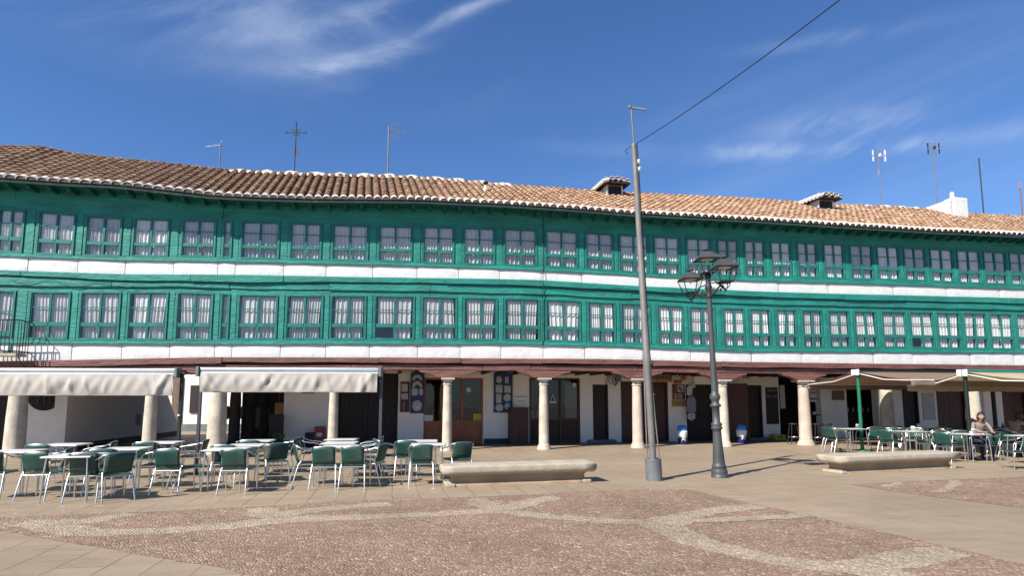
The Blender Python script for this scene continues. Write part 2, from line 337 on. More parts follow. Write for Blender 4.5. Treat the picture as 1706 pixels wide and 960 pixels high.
GROT = math.atan(0.20)
def paving_mat():
    m, t, b = newmat('limestone_slabs')
    co = nd(t, 'ShaderNodeTexCoord'); mp = nd(t, 'ShaderNodeMapping'); mp.inputs['Rotation'].default_value = (0, 0, -GROT - R(90) + R(0))
    t.links.new(co.outputs['Object'], mp.inputs[0])
    nw = nd(t, 'ShaderNodeTexNoise', Scale=0.6, Detail=3.0); t.links.new(mp.outputs[0], nw.inputs['Vector'])
    vm = nd(t, 'ShaderNodeVectorMath', operation='SCALE'); t.links.new(nw.outputs['Color'], vm.inputs[0]); vm.inputs['Scale'].default_value = 0.14
    va = nd(t, 'ShaderNodeVectorMath', operation='ADD'); t.links.new(mp.outputs[0], va.inputs[0]); t.links.new(vm.outputs[0], va.inputs[1])
    br = nd(t, 'ShaderNodeTexBrick'); t.links.new(va.outputs[0], br.inputs['Vector'])
    br.inputs['Scale'].default_value = 1.0; br.inputs['Brick Width'].default_value = 1.05; br.inputs['Row Height'].default_value = 0.46
    br.inputs['Mortar Size'].default_value = 0.012; br.inputs['Mortar Smooth'].default_value = 0.3; br.inputs['Bias'].default_value = 0.0
    br.inputs['Color1'].default_value = (0.292, 0.223, 0.152, 1); br.inputs['Color2'].default_value = (0.253, 0.196, 0.136, 1); br.inputs['Mortar'].default_value = (0.180, 0.134, 0.092, 1)
    spx = nd(t, 'ShaderNodeSeparateXYZ'); t.links.new(co.outputs['Object'], spx.inputs[0])
    wx = nd(t, 'ShaderNodeMapRange', interpolation_type='SMOOTHSTEP'); wx.inputs[1].default_value = -1.0; wx.inputs[2].default_value = 2.5; wx.inputs[3].default_value = 0.0; wx.inputs[4].default_value = 0.72; t.links.new(spx.outputs[0], wx.inputs[0])
    nj = nd(t, 'ShaderNodeTexNoise', Scale=0.9, Detail=4.0); t.links.new(co.outputs['Object'], nj.inputs['Vector'])
    rj = nd(t, 'ShaderNodeMapRange'); rj.inputs[1].default_value = 0.4; rj.inputs[2].default_value = 0.6; rj.inputs[3].default_value = 0.0; rj.inputs[4].default_value = 0.6; t.links.new(nj.outputs[0], rj.inputs[0])
    mj = nd(t, 'ShaderNodeMath', operation='MAXIMUM'); t.links.new(wx.outputs[0], mj.inputs[0]); t.links.new(rj.outputs[0], mj.inputs[1])
    mb_ = nd(t, 'ShaderNodeMix', data_type='RGBA'); t.links.new(mj.outputs[0], mb_.inputs[0]); t.links.new(br.outputs[0], mb_.inputs[6]); mb_.inputs[7].default_value = (0.275, 0.211, 0.145, 1)
    n = nd(t, 'ShaderNodeTexNoise', Scale=0.35, Detail=9.0, Roughness=0.65); t.links.new(co.outputs['Object'], n.inputs['Vector'])
    r = nd(t, 'ShaderNodeMapRange'); r.inputs[1].default_value = 0.3; r.inputs[2].default_value = 0.7; r.inputs[3].default_value = 0.80; r.inputs[4].default_value = 1.14; t.links.new(n.outputs[0], r.inputs[0])
    mx = nd(t, 'ShaderNodeMix', data_type='RGBA', blend_type='MULTIPLY'); mx.inputs[0].default_value = 1; t.links.new(mb_.outputs[2], mx.inputs[6]); t.links.new(r.outputs[0], mx.inputs[7])
    # worn darker stains stretched sideways
    mp2 = nd(t, 'ShaderNodeMapping'); mp2.inputs['Scale'].default_value = (0.6, 2.2, 1); t.links.new(co.outputs['Object'], mp2.inputs[0])
    n2 = nd(t, 'ShaderNodeTexNoise', Scale=1.4, Detail=9.0, Roughness=0.7); t.links.new(mp2.outputs[0], n2.inputs['Vector'])
    r2 = nd(t, 'ShaderNodeMapRange'); r2.inputs[1].default_value = 0.47; r2.inputs[2].default_value = 0.70; r2.inputs[4].default_value = 0.80; t.links.new(n2.outputs[0], r2.inputs[0])
    m2 = nd(t, 'ShaderNodeMix', data_type='RGBA'); t.links.new(r2.outputs[0], m2.inputs[0]); t.links.new(mx.outputs[2], m2.inputs[6]); m2.inputs[7].default_value = (0.173, 0.127, 0.086, 1)
    mp5 = nd(t, 'ShaderNodeMapping'); mp5.inputs['Scale'].default_value = (0.45, 2.0, 1); t.links.new(co.outputs['Object'], mp5.inputs[0])
    n5 = nd(t, 'ShaderNodeTexNoise', Scale=2.6, Detail=5.0, Roughness=0.6); t.links.new(mp5.outputs[0], n5.inputs['Vector'])
    r5 = nd(t, 'ShaderNodeMapRange'); r5.inputs[1].default_value = 0.66; r5.inputs[2].default_value = 0.74; r5.inputs[4].default_value = 0.55; t.links.new(n5.outputs[0], r5.inputs[0])
    m5 = nd(t, 'ShaderNodeMix', data_type='RGBA'); t.links.new(r5.outputs[0], m5.inputs[0]); t.links.new(m2.outputs[2], m5.inputs[6]); m5.inputs[7].default_value = (0.13, 0.10, 0.075, 1); m2 = m5
    n4 = nd(t, 'ShaderNodeTexNoise', Scale=45.0, Detail=5.0, Roughness=0.7); t.links.new(co.outputs['Object'], n4.inputs['Vector'])
    r4 = nd(t, 'ShaderNodeMapRange'); r4.inputs[1].default_value = 0.3; r4.inputs[2].default_value = 0.7; r4.inputs[3].default_value = 0.86; r4.inputs[4].default_value = 1.12; t.links.new(n4.outputs[0], r4.inputs[0])
    m4 = nd(t, 'ShaderNodeMix', data_type='RGBA', blend_type='MULTIPLY'); m4.inputs[0].default_value = 1; t.links.new(m2.outputs[2], m4.inputs[6]); t.links.new(r4.outputs[0], m4.inputs[7])
    t.links.new(m4.outputs[2], b.inputs['Base Color'])
    rr = nd(t, 'ShaderNodeMapRange'); rr.inputs[1].default_value = 0.35; rr.inputs[2].default_value = 0.65; rr.inputs[3].default_value = 0.42; rr.inputs[4].default_value = 0.75; t.links.new(n2.outputs[0], rr.inputs[0])
    t.links.new(rr.outputs[0], b.inputs['Roughness']); b.inputs['Specular IOR Level'].default_value = 0.35
    ad = nd(t, 'ShaderNodeMath', operation='MULTIPLY_ADD'); t.links.new(br.outputs['Fac'], ad.inputs[0]); ad.inputs[1].default_value = -1.0; t.links.new(n2.outputs[0], ad.inputs[2])
    bp = nd(t, 'ShaderNodeBump', Strength=0.6, Distance=0.012); t.links.new(ad.outputs[0], bp.inputs['Height']); t.links.new(bp.outputs[0], b.inputs['Normal'])
    return m
def pebble_mat(name, cols, gap, size):
    cols = [(c_[0] * 0.77, c_[1] * 0.76, c_[2] * 0.72) for c_ in cols]
    m, t, b = newmat(name)
    co = nd(t, 'ShaderNodeTexCoord'); mp = nd(t, 'ShaderNodeMapping'); mp.inputs['Scale'].default_value = (1, 1, 1); t.links.new(co.outputs['Object'], mp.inputs[0])
    mp.inputs['Rotation'].default_value = (0, 0, 0.6)
    sc2 = nd(t, 'ShaderNodeMapping'); sc2.inputs['Scale'].default_value = (0.75, 1.15, 1); t.links.new(mp.outputs[0], sc2.inputs[0])
    v = nd(t, 'ShaderNodeTexVoronoi', voronoi_dimensions='2D', Scale=size); t.links.new(sc2.outputs[0], v.inputs['Vector'])
    v2 = nd(t, 'ShaderNodeTexVoronoi', voronoi_dimensions='2D', feature='DISTANCE_TO_EDGE', Scale=size); t.links.new(sc2.outputs[0], v2.inputs['Vector'])
    sp = nd(t, 'ShaderNodeSeparateColor'); t.links.new(v.outputs['Color'], sp.inputs[0])
    cr = nd(t, 'ShaderNodeValToRGB'); t.links.new(sp.outputs[0], cr.inputs[0]); e = cr.color_ramp.elements
    e[0].color = (*cols[0], 1); e[1].color = (*cols[-1], 1)
    for i, c_ in enumerate(cols[1:-1]):
        q = e.new((i + 1) / (len(cols) - 1)); q.color = (*c_, 1)
    r = nd(t, 'ShaderNodeMapRange'); r.inputs[1].default_value = 0.02; r.inputs[2].default_value = 0.14; t.links.new(v2.outputs['Distance'], r.inputs[0])
    mx = nd(t, 'ShaderNodeMix', data_type='RGBA'); t.links.new(r.outputs[0], mx.inputs[0]); mx.inputs[6].default_value = (*gap, 1); t.links.new(cr.outputs[0], mx.inputs[7])
    n = nd(t, 'ShaderNodeTexNoise', Scale=0.8, Detail=7.0, Roughness=0.65); t.links.new(co.outputs['Object'], n.inputs['Vector'])
    r2 = nd(t, 'ShaderNodeMapRange'); r2.inputs[1].default_value = 0.3; r2.inputs[2].default_value = 0.7; r2.inputs[3].default_value = 0.78; r2.inputs[4].default_value = 1.2; t.links.new(n.outputs[0], r2.inputs[0])
    m2 = nd(t, 'ShaderNodeMix', data_type='RGBA', blend_type='MULTIPLY'); m2.inputs[0].default_value = 1; t.links.new(mx.outputs[2], m2.inputs[6]); t.links.new(r2.outputs[0], m2.inputs[7])
    t.links.new(m2.outputs[2], b.inputs['Base Color']); b.inputs['Roughness'].default_value = 0.6; b.inputs['Specular IOR Level'].default_value = 0.3
    ra = nd(t, 'ShaderNodeMapRange'); ra.inputs[1].default_value = 0.0; ra.inputs[2].default_value = 0.35; t.links.new(v2.outputs['Distance'], ra.inputs[0])
    pw = nd(t, 'ShaderNodeMath', operation='POWER'); t.links.new(ra.outputs[0], pw.inputs[0]); pw.inputs[1].default_value = 0.55
    ad = nd(t, 'ShaderNodeMath', operation='MULTIPLY_ADD'); t.links.new(sp.outputs[1], ad.inputs[0]); ad.inputs[1].default_value = 0.35; t.links.new(pw.outputs[0], ad.inputs[2])
    bp = nd(t, 'ShaderNodeBump', Strength=0.7, Distance=0.014); t.links.new(ad.outputs[0], bp.inputs['Height']); t.links.new(bp.outputs[0], b.inputs['Normal'])
    return m
M['paving'] = paving_mat()
M['pebble'] = pebble_mat('reddish_pebbles', [(0.19, 0.12, 0.085), (0.37, 0.245, 0.175), (0.29, 0.175, 0.125), (0.45, 0.32, 0.235), (0.35, 0.20, 0.145), (0.28, 0.21, 0.16), (0.56, 0.44, 0.33)], (0.14, 0.10, 0.07), 25.0)
M['pebblepale'] = pebble_mat('pale_pebbles', [(0.29, 0.22, 0.16), (0.50, 0.42, 0.31), (0.36, 0.26, 0.19), (0.57, 0.49, 0.38), (0.41, 0.31, 0.23)], (0.20, 0.15, 0.11), 25.0)

# ---------------------------------------------------------------- mesh helpers
class MB:
    def __init__(s): s.v = []; s.f = []; s.m = []; s.sm = []
    def add(s, vs, fs, mi=0, smooth=False):
        o = len(s.v); s.v += [tuple(v) for v in vs]
        for f in fs: s.f.append(tuple(i + o for i in f)); s.m.append(mi); s.sm.append(smooth)
        return s
    def hexa(s, p, mi=0):      # 8 points: bottom ring 0-3, top ring 4-7
        return s.add(p, [(0, 3, 2, 1), (4, 5, 6, 7), (0, 1, 5, 4), (1, 2, 6, 5), (2, 3, 7, 6), (3, 0, 4, 7)], mi)
    def box(s, c, sz, mi=0, rz=0.0, mt=None):
        x, y, z = sz[0] / 2, sz[1] / 2, sz[2] / 2
        p = [Vector(q) for q in ((-x, -y, -z), (x, -y, -z), (x, y, -z), (-x, y, -z), (-x, -y, z), (x, -y, z), (x, y, z), (-x, y, z))]
        if mt is None: mt = Matrix.Rotation(rz, 4, 'Z')
        return s.hexa([mt @ q + Vector(c) for q in p], mi)
    def wbox(s, Xa, Xb, oa, ob, za, zb, za2=None, zb2=None, mi=0):   # a box that follows the facade
        za2 = za if za2 is None else za2; zb2 = zb if zb2 is None else zb2
        return s.hexa([P(Xa, oa, za), P(Xb, oa, za2), P(Xb, ob, za2), P(Xa, ob, za), P(Xa, oa, zb), P(Xb, oa, zb2), P(Xb, ob, zb2), P(Xa, ob, zb)], mi)
    def strip(s, xs, oa, ob, zlo, zhi, mi=0):
        zl = zlo if callable(zlo) else (lambda X: zlo); zh = zhi if callable(zhi) else (lambda X: zhi)
        vs = []
        for X in xs: vs += [P(X, oa, zl(X)), P(X, ob, zl(X)), P(X, ob, zh(X)), P(X, oa, zh(X))]
        fs = []
        for i in range(len(xs) - 1):
            a = i * 4; b = a + 4
            for k in range(4):
                k2 = (k + 1) % 4; fs.append((a + k, a + k2, b + k2, b + k))
        fs.append((0, 3, 2, 1)); e = (len(xs) - 1) * 4; fs.append((e, e + 1, e + 2, e + 3))
        return s.add(vs, fs, mi)
    def tube(s, pts, r, n=8, mi=0, cap=True):
        pts = [Vector(p) for p in pts]; rs = r if isinstance(r, (list, tuple)) else [r] * len(pts)
        vs = []; up = None
        for i, p in enumerate(pts):
            t = (pts[min(i + 1, len(pts) - 1)] - pts[max(i - 1, 0)]).normalized()
            if up is None:
                up = Vector((0, 0, 1)) if abs(t.z) < 0.9 else Vector((1, 0, 0))
            a = t.cross(up).normalized(); b = a.cross(t).normalized(); up = b
            for k in range(n):
                th = 2 * math.pi * k / n; vs.append(p + (a * math.cos(th) + b * math.sin(th)) * rs[i])
        fs = []
        for i in range(len(pts) - 1):
            for k in range(n):
                k2 = (k + 1) % n; fs.append((i * n + k, i * n + k2, (i + 1) * n + k2, (i + 1) * n + k))
        s.add(vs, fs, mi, True)
        if cap:
            s.add(vs[:n], [tuple(range(n))], mi); s.add(vs[-n:], [tuple(range(n - 1, -1, -1))], mi)
        return s
    def lathe(s, prof, n=20, c=(0, 0, 0), mi=0, smooth=True, rz=0.0, cap=True):
        c = Vector(c); vs = []; fs = []
        for r, z in prof:
            for k in range(n):
                th = rz + 2 * math.pi * k / n; vs.append(c + Vector((r * math.cos(th), r * math.sin(th), z)))
        for i in range(len(prof) - 1):
            for k in range(n):
                k2 = (k + 1) % n; fs.append((i * n + k, i * n + k2, (i + 1) * n + k2, (i + 1) * n + k))
        s.add(vs, fs, mi, smooth)
        if cap:
            s.add(vs[:n], [tuple(range(n - 1, -1, -1))], mi); s.add(vs[-n:], [tuple(range(n))], mi)
        return s
    def sheet(s, grid, mi=0, smooth=True):
        nx = len(grid[0]); vs = [p for row in grid for p in row]; fs = []
        for j in range(len(grid) - 1):
            for i in range(nx - 1):
                fs.append((j * nx + i, j * nx + i + 1, (j + 1) * nx + i + 1, (j + 1) * nx + i))
        return s.add(vs, fs, mi, smooth)
    def build(s, name, mats, parent=None, origin=None):
        if not isinstance(mats, (list, tuple)): mats = [mats]
        me = bpy.data.meshes.new(name)
        v = s.v
        if origin is not None: v = [(a[0] - origin[0], a[1] - origin[1], a[2] - origin[2]) for a in v]
        me.from_pydata(v, [], s.f)
        me.polygons.foreach_set('material_index', s.m); me.polygons.foreach_set('use_smooth', s.sm)
        for m_ in mats: me.materials.append(m_)
        me.update()
        o = bpy.data.objects.new(name, me); C.objects.link(o)
        if parent: o.parent = parent
        if origin is not None: o.location = origin
        return o
def tag(o, label=None, cat=None, group=None, kind=None):
    if label: o['label'] = label
    if cat: o['category'] = cat
    if group: o['group'] = group
    if kind: o['kind'] = kind
    return o
def thing(name, label, cat, loc=(0, 0, 0), rz=0.0, group=None):
    o = bpy.data.objects.new(name, None); C.objects.link(o); o.location = loc; o.rotation_euler = (0, 0, rz)
    o.empty_display_size = 0.2
    return tag(o, label, cat, group)
def copy_tree(o, parent=None):
    c = o.copy(); C.objects.link(c)
    if parent: c.parent = parent
    for ch in list(o.children): copy_tree(ch, c)
    return c
def bevel(o, wd=0.01, seg=2):
    m = o.modifiers.new('bevel', 'BEVEL'); m.width = wd; m.segments = seg; m.limit_method = 'ANGLE'; return o
def text_mesh(s, size, extr=0.004, align='CENTER', bold=0.0):
    cu = bpy.data.curves.new('text', 'FONT'); cu.body = s; cu.size = size; cu.extrude = extr; cu.align_x = align; cu.align_y = 'CENTER'; cu.offset = bold
    o = bpy.data.objects.new('text', cu); C.objects.link(o); dg = bpy.context.evaluated_depsgraph_get(); dg.update()
    me = bpy.data.meshes.new_from_object(o.evaluated_get(dg)); bpy.data.objects.remove(o); return me
def wall_text(name, s, X, off, Z, size, m, parent, bold=0.0):
    me = text_mesh(s, size, bold=bold); me.materials.clear(); me.materials.append(m)
    o = bpy.data.objects.new(name, me); C.objects.link(o); o.parent = parent
    o.location = P(X, off, Z); o.rotation_euler = (R(90), 0, math.atan(mw(X))); return o

# ---------------------------------------------------------------- ground
mb = MB(); S = 160
g = [[(x, y, 0) for x in rng(-S, S, 20)] for y in rng(-S, S, 20)]
mb.sheet(g, 0, False); o = mb.build('paving', M['paving']); tag(o, 'sunlit beige limestone paving slabs of the square', None, None, 'structure')

def dens(poly, st=0.25, jit=0.0):
    out_ = []
    for i in range(len(poly)):
        a = Vector(poly[i]); b = Vector(poly[(i + 1) % len(poly)]); n = max(1, int((b - a).length / st))
        for k in range(n):
            q = a.lerp(b, k / n)
            if k and jit: q = q + Vector((random.uniform(-jit, jit), random.uniform(-jit, jit)))
            out_.append(q)
    return out_
def poly_sheet(name, pts, z, m, label, jit=0.015):
    pp = dens([Vector(p) for p in pts], 0.12, jit)
    me = bpy.data.meshes.new(name)
    import bmesh
    bm = bmesh.new(); vs = [bm.verts.new((p.x, p.y, z)) for p in pp]; f = bm.faces.new(vs)
    if f.normal.z < 0: f.normal_flip()
    bmesh.ops.triangulate(bm, faces=bm.faces[:]); 
    for q in bm.faces:
        if q.normal.z < 0: q.normal_flip()
    bm.to_mesh(me); bm.free(); me.materials.append(m)
    o = bpy.data.objects.new(name, me); C.objects.link(o); return tag(o, label, None, None, 'structure')
edge = [(-260, 868), (0, 863), (196, 856), (255, 853), (425, 845), (605, 835), (787, 829), (898, 824), (1005, 818), (1143, 816), (1269, 844), (1317, 853), (1358, 863), (1528, 900), (1706, 941), (2300, 1080), (2500, 1500), (1400, 1900), (900, 1400), (419, 960), (366, 946), (308, 938), (223, 923), (117, 905), (0, 885), (-260, 872)]
poly_sheet('cobbles', [G(*p) for p in edge], 0.004, M['pebble'], 'large field of reddish pebble cobbles in the foreground')
edge2 = [(1417, 808), (1499, 803), (1706, 795), (2300, 775), (2400, 985), (1704, 847), (1499, 821)]
poly_sheet('cobbles', [G(*p) for p in edge2], 0.004, M['pebble'], 'smaller patch of reddish pebble cobbles before the right bench')

def band(mb, pts, z=0.008, mx=0.24):
    # pts: (px, py, half-thickness in px along y)
    W = []
    for px, py, h in pts:
        a = Vector(G(px, py - h)); b = Vector(G(px, py + h)); W.append(((a + b) / 2, (b - a).length / 2))
    # densify with smoothing
    Q = []
    for i in range(len(W) - 1):
        p0 = W[max(i - 1, 0)]; p1 = W[i]; p2 = W[i + 1]; p3 = W[min(i + 2, len(W) - 1)]
        n = max(2, int((p2[0] - p1[0]).length / 0.09))
        for k in range(n):
            t = k / n
            c = 0.5 * ((2 * p1[0]) + (p2[0] - p0[0]) * t + (2 * p0[0] - 5 * p1[0] + 4 * p2[0] - p3[0]) * t * t + (-p0[0] + 3 * p1[0] - 3 * p2[0] + p3[0]) * t ** 3)
            Q.append((c, p1[1] + (p2[1] - p1[1]) * t))
    Q.append(W[-1]); L_, R_ = [], []
    for i, (c, h) in enumerate(Q):
        tn = (Q[min(i + 1, len(Q) - 1)][0] - Q[max(i - 1, 0)][0]); tn.normalize(); nn = Vector((-tn.y, tn.x))
        h = min(h, mx)
        L_.append((*(c + nn * (h + random.uniform(-.045, .045))), z + i * 2e-6)); R_.append((*(c - nn * (h + random.uniform(-.045, .045))), z + i * 2e-6))
    mb.sheet([R_, L_], 0, False)
bands = [
 [(40, 872, 6), (75, 876, 13), (103, 883, 8), (147, 888, 5), (234, 887, 5), (322, 883, 5), (410, 874, 6), (469, 868, 7), (540, 865, 5), (620, 862, 4), (720, 858, 4), (829, 853, 4), (888, 859, 4), (946, 864, 4), (1020, 869, 4), (1078, 873, 5), (1122, 886, 12), (1166, 906, 9), (1225, 921, 8), (1298, 936, 8), (1352, 942, 8), (1411, 947, 9), (1480, 938, 10), (1540, 926, 11), (1590, 921, 9)],
 [(85, 872, 6), (132, 871, 4), (176, 865, 4), (222, 857, 3)],
 [(430, 848, 3), (452, 860, 6), (502, 854, 4), (561, 847, 4), (649, 841, 3)],
 [(790, 832, 3), (806, 842, 4), (838, 849, 4), (873, 841, 4), (923, 829, 3)],
 [(1090, 872, 5), (1152, 859, 4), (1210, 850, 4), (1265, 845, 3)],
 [(1110, 876, 5), (1152, 869, 3), (1210, 867, 3), (1298, 863, 3), (1346, 859, 3)],
 [(1411, 950, 8), (1500, 965, 12), (1640, 1000, 16), (1800, 1040, 18)],
]
zz = 0.0058
for i, bnd in enumerate(bands):
    mb = MB(); band(mb, bnd, zz + 0.0006 * i); tag(mb.build('pebble_border', M['pebblepale']), None, None, None, 'structure')
# small far band in the right patch
mb = MB(); band(mb, [(1470, 812, 1), (1490, 808, 1), (1500, 803.5, 1)], 0.006, .08); band(mb, [(1560, 822, 1), (1585, 812, 1), (1592, 801, 1)], 0.007, .10); tag(mb.build('pebble_border', M['pebblepale']), None, None, None, 'structure')

# ---------------------------------------------------------------- facade reference lines
U_green = line([(0, 427), (202, 434), (400, 437), (500, 439), (650, 442), (830, 448), (1000, 456), (1110, 462), (1250, 468), (1400, 472), (1706, 482.4)])
U_winbot = line([(0, 421), (95, 427), (250, 429), (330, 429), (430, 433), (510, 434), (660, 437), (730, 440), (800, 443), (865, 443.5), (935, 447), (1000, 451), (1055, 455.7), (1110, 459.5), (1256, 462), (1345, 464), (1434, 466.5), (1522, 468.5), (1611, 473), (1698, 476)])
U_wintop = line([(0, 347), (95, 353.5), (172, 361), (250, 364), (330, 366), (430, 368.7), (510, 371), (570, 374), (650, 376), (720, 377), (790, 379), (865, 381), (935, 384), (1000, 388), (1050, 391), (1110, 394), (1165, 397), (1256, 401), (1345, 404), (1434, 408), (1522, 412.5), (1611, 417), (1698, 421)])
EAVE = line([(0, 302), (100, 309), (202, 314), (353, 331), (425, 334.5), (520, 337), (700, 338.5), (830, 344.5), (950, 352), (1050, 360), (1250, 370.5), (1400, 380), (1550, 389), (1706, 396)], -OV)
W1_bot = line([(0, 451), (202, 458), (400, 459), (600, 462.7), (830, 466), (900, 468), (1065, 478), (1250, 486.3), (1400, 490.8), (1706, 498)])
MO_bot = line([(0, 459), (202, 468.5), (400, 471.5), (600, 471.5), (830, 475), (900, 478), (1250, 495), (1400, 500), (1706, 507)])
L_wintop = line([(0, 484), (82, 487), (300, 487), (430, 491.7), (500, 492.5), (600, 492.5), (700, 494), (800, 496.7), (870, 498), (940, 500), (1000, 504), (1055, 506), (1115, 509), (1165, 512), (1262, 515), (1395, 518), (1480, 519.5), (1600, 521.5), (1690, 523.7)])
L_winbot = line([(0, 566), (82, 567), (300, 568.6), (430, 567), (600, 567), (800, 568), (870, 568.6), (940, 570.6), (1000, 572), (1060, 575), (1115, 576), (1223, 579), (1350, 580.5), (1480, 580.5), (1690, 583.7)])
L_green = line([(0, 572), (202, 573), (430, 573.6), (830, 573.8), (1000, 577), (1250, 586), (1706, 588.4)])
W2_bot = line([(0, 603), (100, 601), (200, 599), (370, 595.5), (600, 596), (830, 597.5), (1000, 599), (1250, 604), (1480, 607), (1706, 609)])
RO = 3.3                                     # ridge set back from the wall
RIDGE = line([(0, 246), (75, 248), (125, 259), (200, 267), (300, 277), (385, 286), (430, 288), (500, 291), (600, 294), (660, 295), (750, 301), (830, 309), (970, 319), (1075, 325), (1160, 329), (1250, 333), (1320, 338), (1400, 343), (1500, 347), (1545, 351), (1600, 357), (1706, 363)], RO)

bld = thing('arcaded_building', 'long arcaded building with two green timber window galleries, white bands and tiled roof', 'building', P(0, 0, 0))
bx, by, bz = P(0, 0, 0)
def bb(mb, name, mats, parent=bld):      # part of the building: keep world coordinates while parented
    o = mb.build(name, mats, parent)
    if parent is bld: o.location = (-bx, -by, 0)
    return o

# ---- window layout (pixel columns of the frames)
UP = [(-42, 0), (0, 40) and (-5, 40), (62, 125), (142, 203), (221, 282), (302, 360), (371, 387), (401, 466), (483, 536), (553, 614), (630, 687), (704, 757), (772, 825), (839, 895), (908, 963), (975, 1022), (1031, 1080), (1089, 1133), (1143, 1185), (1195, 1231), (1240, 1275), (1284, 1318), (1328, 1362), (1372, 1407), (1416, 1455), (1461, 1499), (1506, 1542), (1550, 1588), (1595, 1633), (1639, 1677), (1682, 1718), (1728, 1766), (1776, 1812)]
UP[0] = (-90, -26)
LO = [(48, 116), (132, 200), (213, 279), (293, 354), (367, 382), (396, 462), (476, 538), (550, 610), (623, 691), (702, 762), (772, 829), (840, 900), (909, 968), (979, 1026), (1034, 1084), (1095, 1139), (1148, 1192), (1204, 1241), (1249, 1285), (1293, 1328), (1336, 1371), (1380, 1416), (1423, 1461), (1469, 1510), (1516, 1556), (1561, 1601), (1605, 1645), (1649, 1688), (1694, 1732), (1742, 1780)]
def spans(lst, ym):
    r = []
    for a, b in lst:
        pm = ym((a + b) / 2); r.append((hit(a, pm)[0], hit(b, pm)[0]))
    return r
def ymU(px): return 392 + (px - 100) * 0.034
def ymL(px): return 525 + (px - 100) * 0.016
US = spans(UP, ymU); LS = spans(LO, ymL)
xs_all = rng(XA, XB, 0.5)

# timber galleries: header, sill and posts around the window openings
def gallery(name, spans_, top, wtop, wbot, bot, extra):
    mb = MB()
    mb.strip(xs_all, 0.0, 0.14, wtop, top)
    mb.strip(xs_all, -0.035, 0.14, bot, lambda X: wbot(X) + 0.015)
    edges = [XA] + [v for ab in spans_ for v in ab] + [XB]
    for i in range(0, len(edges), 2):
        a, b = edges[i], edges[i + 1]
        if b - a < 0.01: continue
        for xa, xb in (zip(rng(a, b, 1.2)[:-1], rng(a, b, 1.2)[1:])):
            mb.wbox(xa, xb, 0.0, 0.14, wbot(xa) + 0.015, wtop(xa), wbot(xb) + 0.015, wtop(xb))
        wd = b - a; c = (a + b) / 2
        if wd < 1.0:      # raised upright in the middle of each post
            q = wd * 0.30; j = random.uniform(-.01, .01)
            mb.wbox(c - q + j, c + q + j, -0.016 + random.uniform(-.006, .006), 0.01, wbot(c) + 0.02, wtop(c) + 0.02)
    for f in extra: f(mb)
    return bb(mb, name, M['green'])
def up_extra(mb):
    mb.strip(xs_all, -0.05, 0.01, lambda X: U_green(X) - 0.015, lambda X: U_green(X) + 0.05)
    # uneven boards across the header
    x = XA
    while x < XB - 3:
        l = random.uniform(2.5, 5); mb.strip(rng(x, x + l, 0.5), -0.012 - random.random() * .01, 0.01, lambda X: U_wintop(X) + 0.33, lambda X: U_wintop(X) + 0.62); x += l + 0.012
def lo_extra(mb):
    wob = lambda X: 0.006 * math.sin(X * 1.7) + 0.006 * math.sin(X * 4.1 + 1)
    x = XA
    while x < XB:                          # heavy moulded rail in long lengths, each set a little differently
        l = min(random.uniform(2.6, 5.2), XB - x); q = random.uniform(-.02, .015)
        if l < 0.2: break
        mb.strip(rng(x, x + l - 0.012, 0.4), -0.11 + q, 0.01, lambda X: MO_bot(X) + wob(X) + q * .4, lambda X: W1_bot(X) + 0.0)
        x += l
    x = XA
    while x < XB:
        l = min(random.uniform(1.6, 4.2), XB - x); q = random.uniform(-.015, .012)
        if l < 0.2: break
        mb.strip(rng(x, x + l - 0.01, 0.4), -0.045 + q, 0.01, lambda X: L_wintop(X) + 0.17 + wob(X) + q, lambda X: MO_bot(X) - 0.035 + wob(X + 2))
        x += l
    mb.strip(xs_all, -0.055, 0.01, lambda X: L_green(X) - 0.015, lambda X: L_green(X) + 0.045)
g1 = gallery('upper_gallery', US, lambda X: EAVE(X) + 0.25, U_wintop, U_winbot, U_green, [up_extra])
BALX = hit(0, 525)[0]; 
LS2 = [(hit(-40, 525)[0], hit(24, 525)[0])] + LS
g2 = gallery('lower_gallery', LS2, W1_bot, L_wintop, L_winbot, L_green, [lo_extra])
for g_ in (g1, g2): bevel(g_, 0.008, 1)

# white plaster bands, panel by panel
def plaster(name, cuts, zlo, zhi):
    mb = MB(); cuts = [XA] + cuts + [XB]
    for a, b in zip(cuts[:-1], cuts[1:]):
        if b - a < 0.05: continue
        q = random.uniform(-0.018, 0.012); nx = max(3, int((b - a) / 0.16)); grid = []
        for v in [0, .08, .3, .5, .7, .92, 1]:
            row = []
            for X in rng(a + 0.008, b - 0.008, (b - a) / nx):
                u = (X - a) / (b - a); e = min(1, (X - a) / .05, (b - X) / .05, 8 * v + .5, 8 * (1 - v) + .5)
                o_ = 0.012 + q * .5 - 0.014 * e + 0.004 * math.sin(X * 5.3 + v * 4) * e + random.uniform(-.002, .002)
                row.append(P(X, o_, zlo(X) + (zhi(X) - zlo(X)) * v))
            grid.append(row)
        mb.sheet(grid, 0, True)
    mb.strip(xs_all, 0.045, 0.14, zlo, zhi)
    return bb(mb, name, M['lime'])
def cuts_of(sp, upto):
    c = []
    for i in range(len(sp) - 1):
        m_ = (sp[i][1] + sp[i + 1][0]) / 2
        if m_ < upto: c.append(m_)
    x = c[-1] + 2.1
    while x < XB - 1.5: c.append(x); x += random.uniform(1.8, 3.4)
    return c
plaster('white_band', cuts_of(US, hit(990, 400)[0]), W1_bot, U_green)
plaster('white_band', cuts_of(LS2, hit(1010, 500)[0]), W2_bot, L_green)

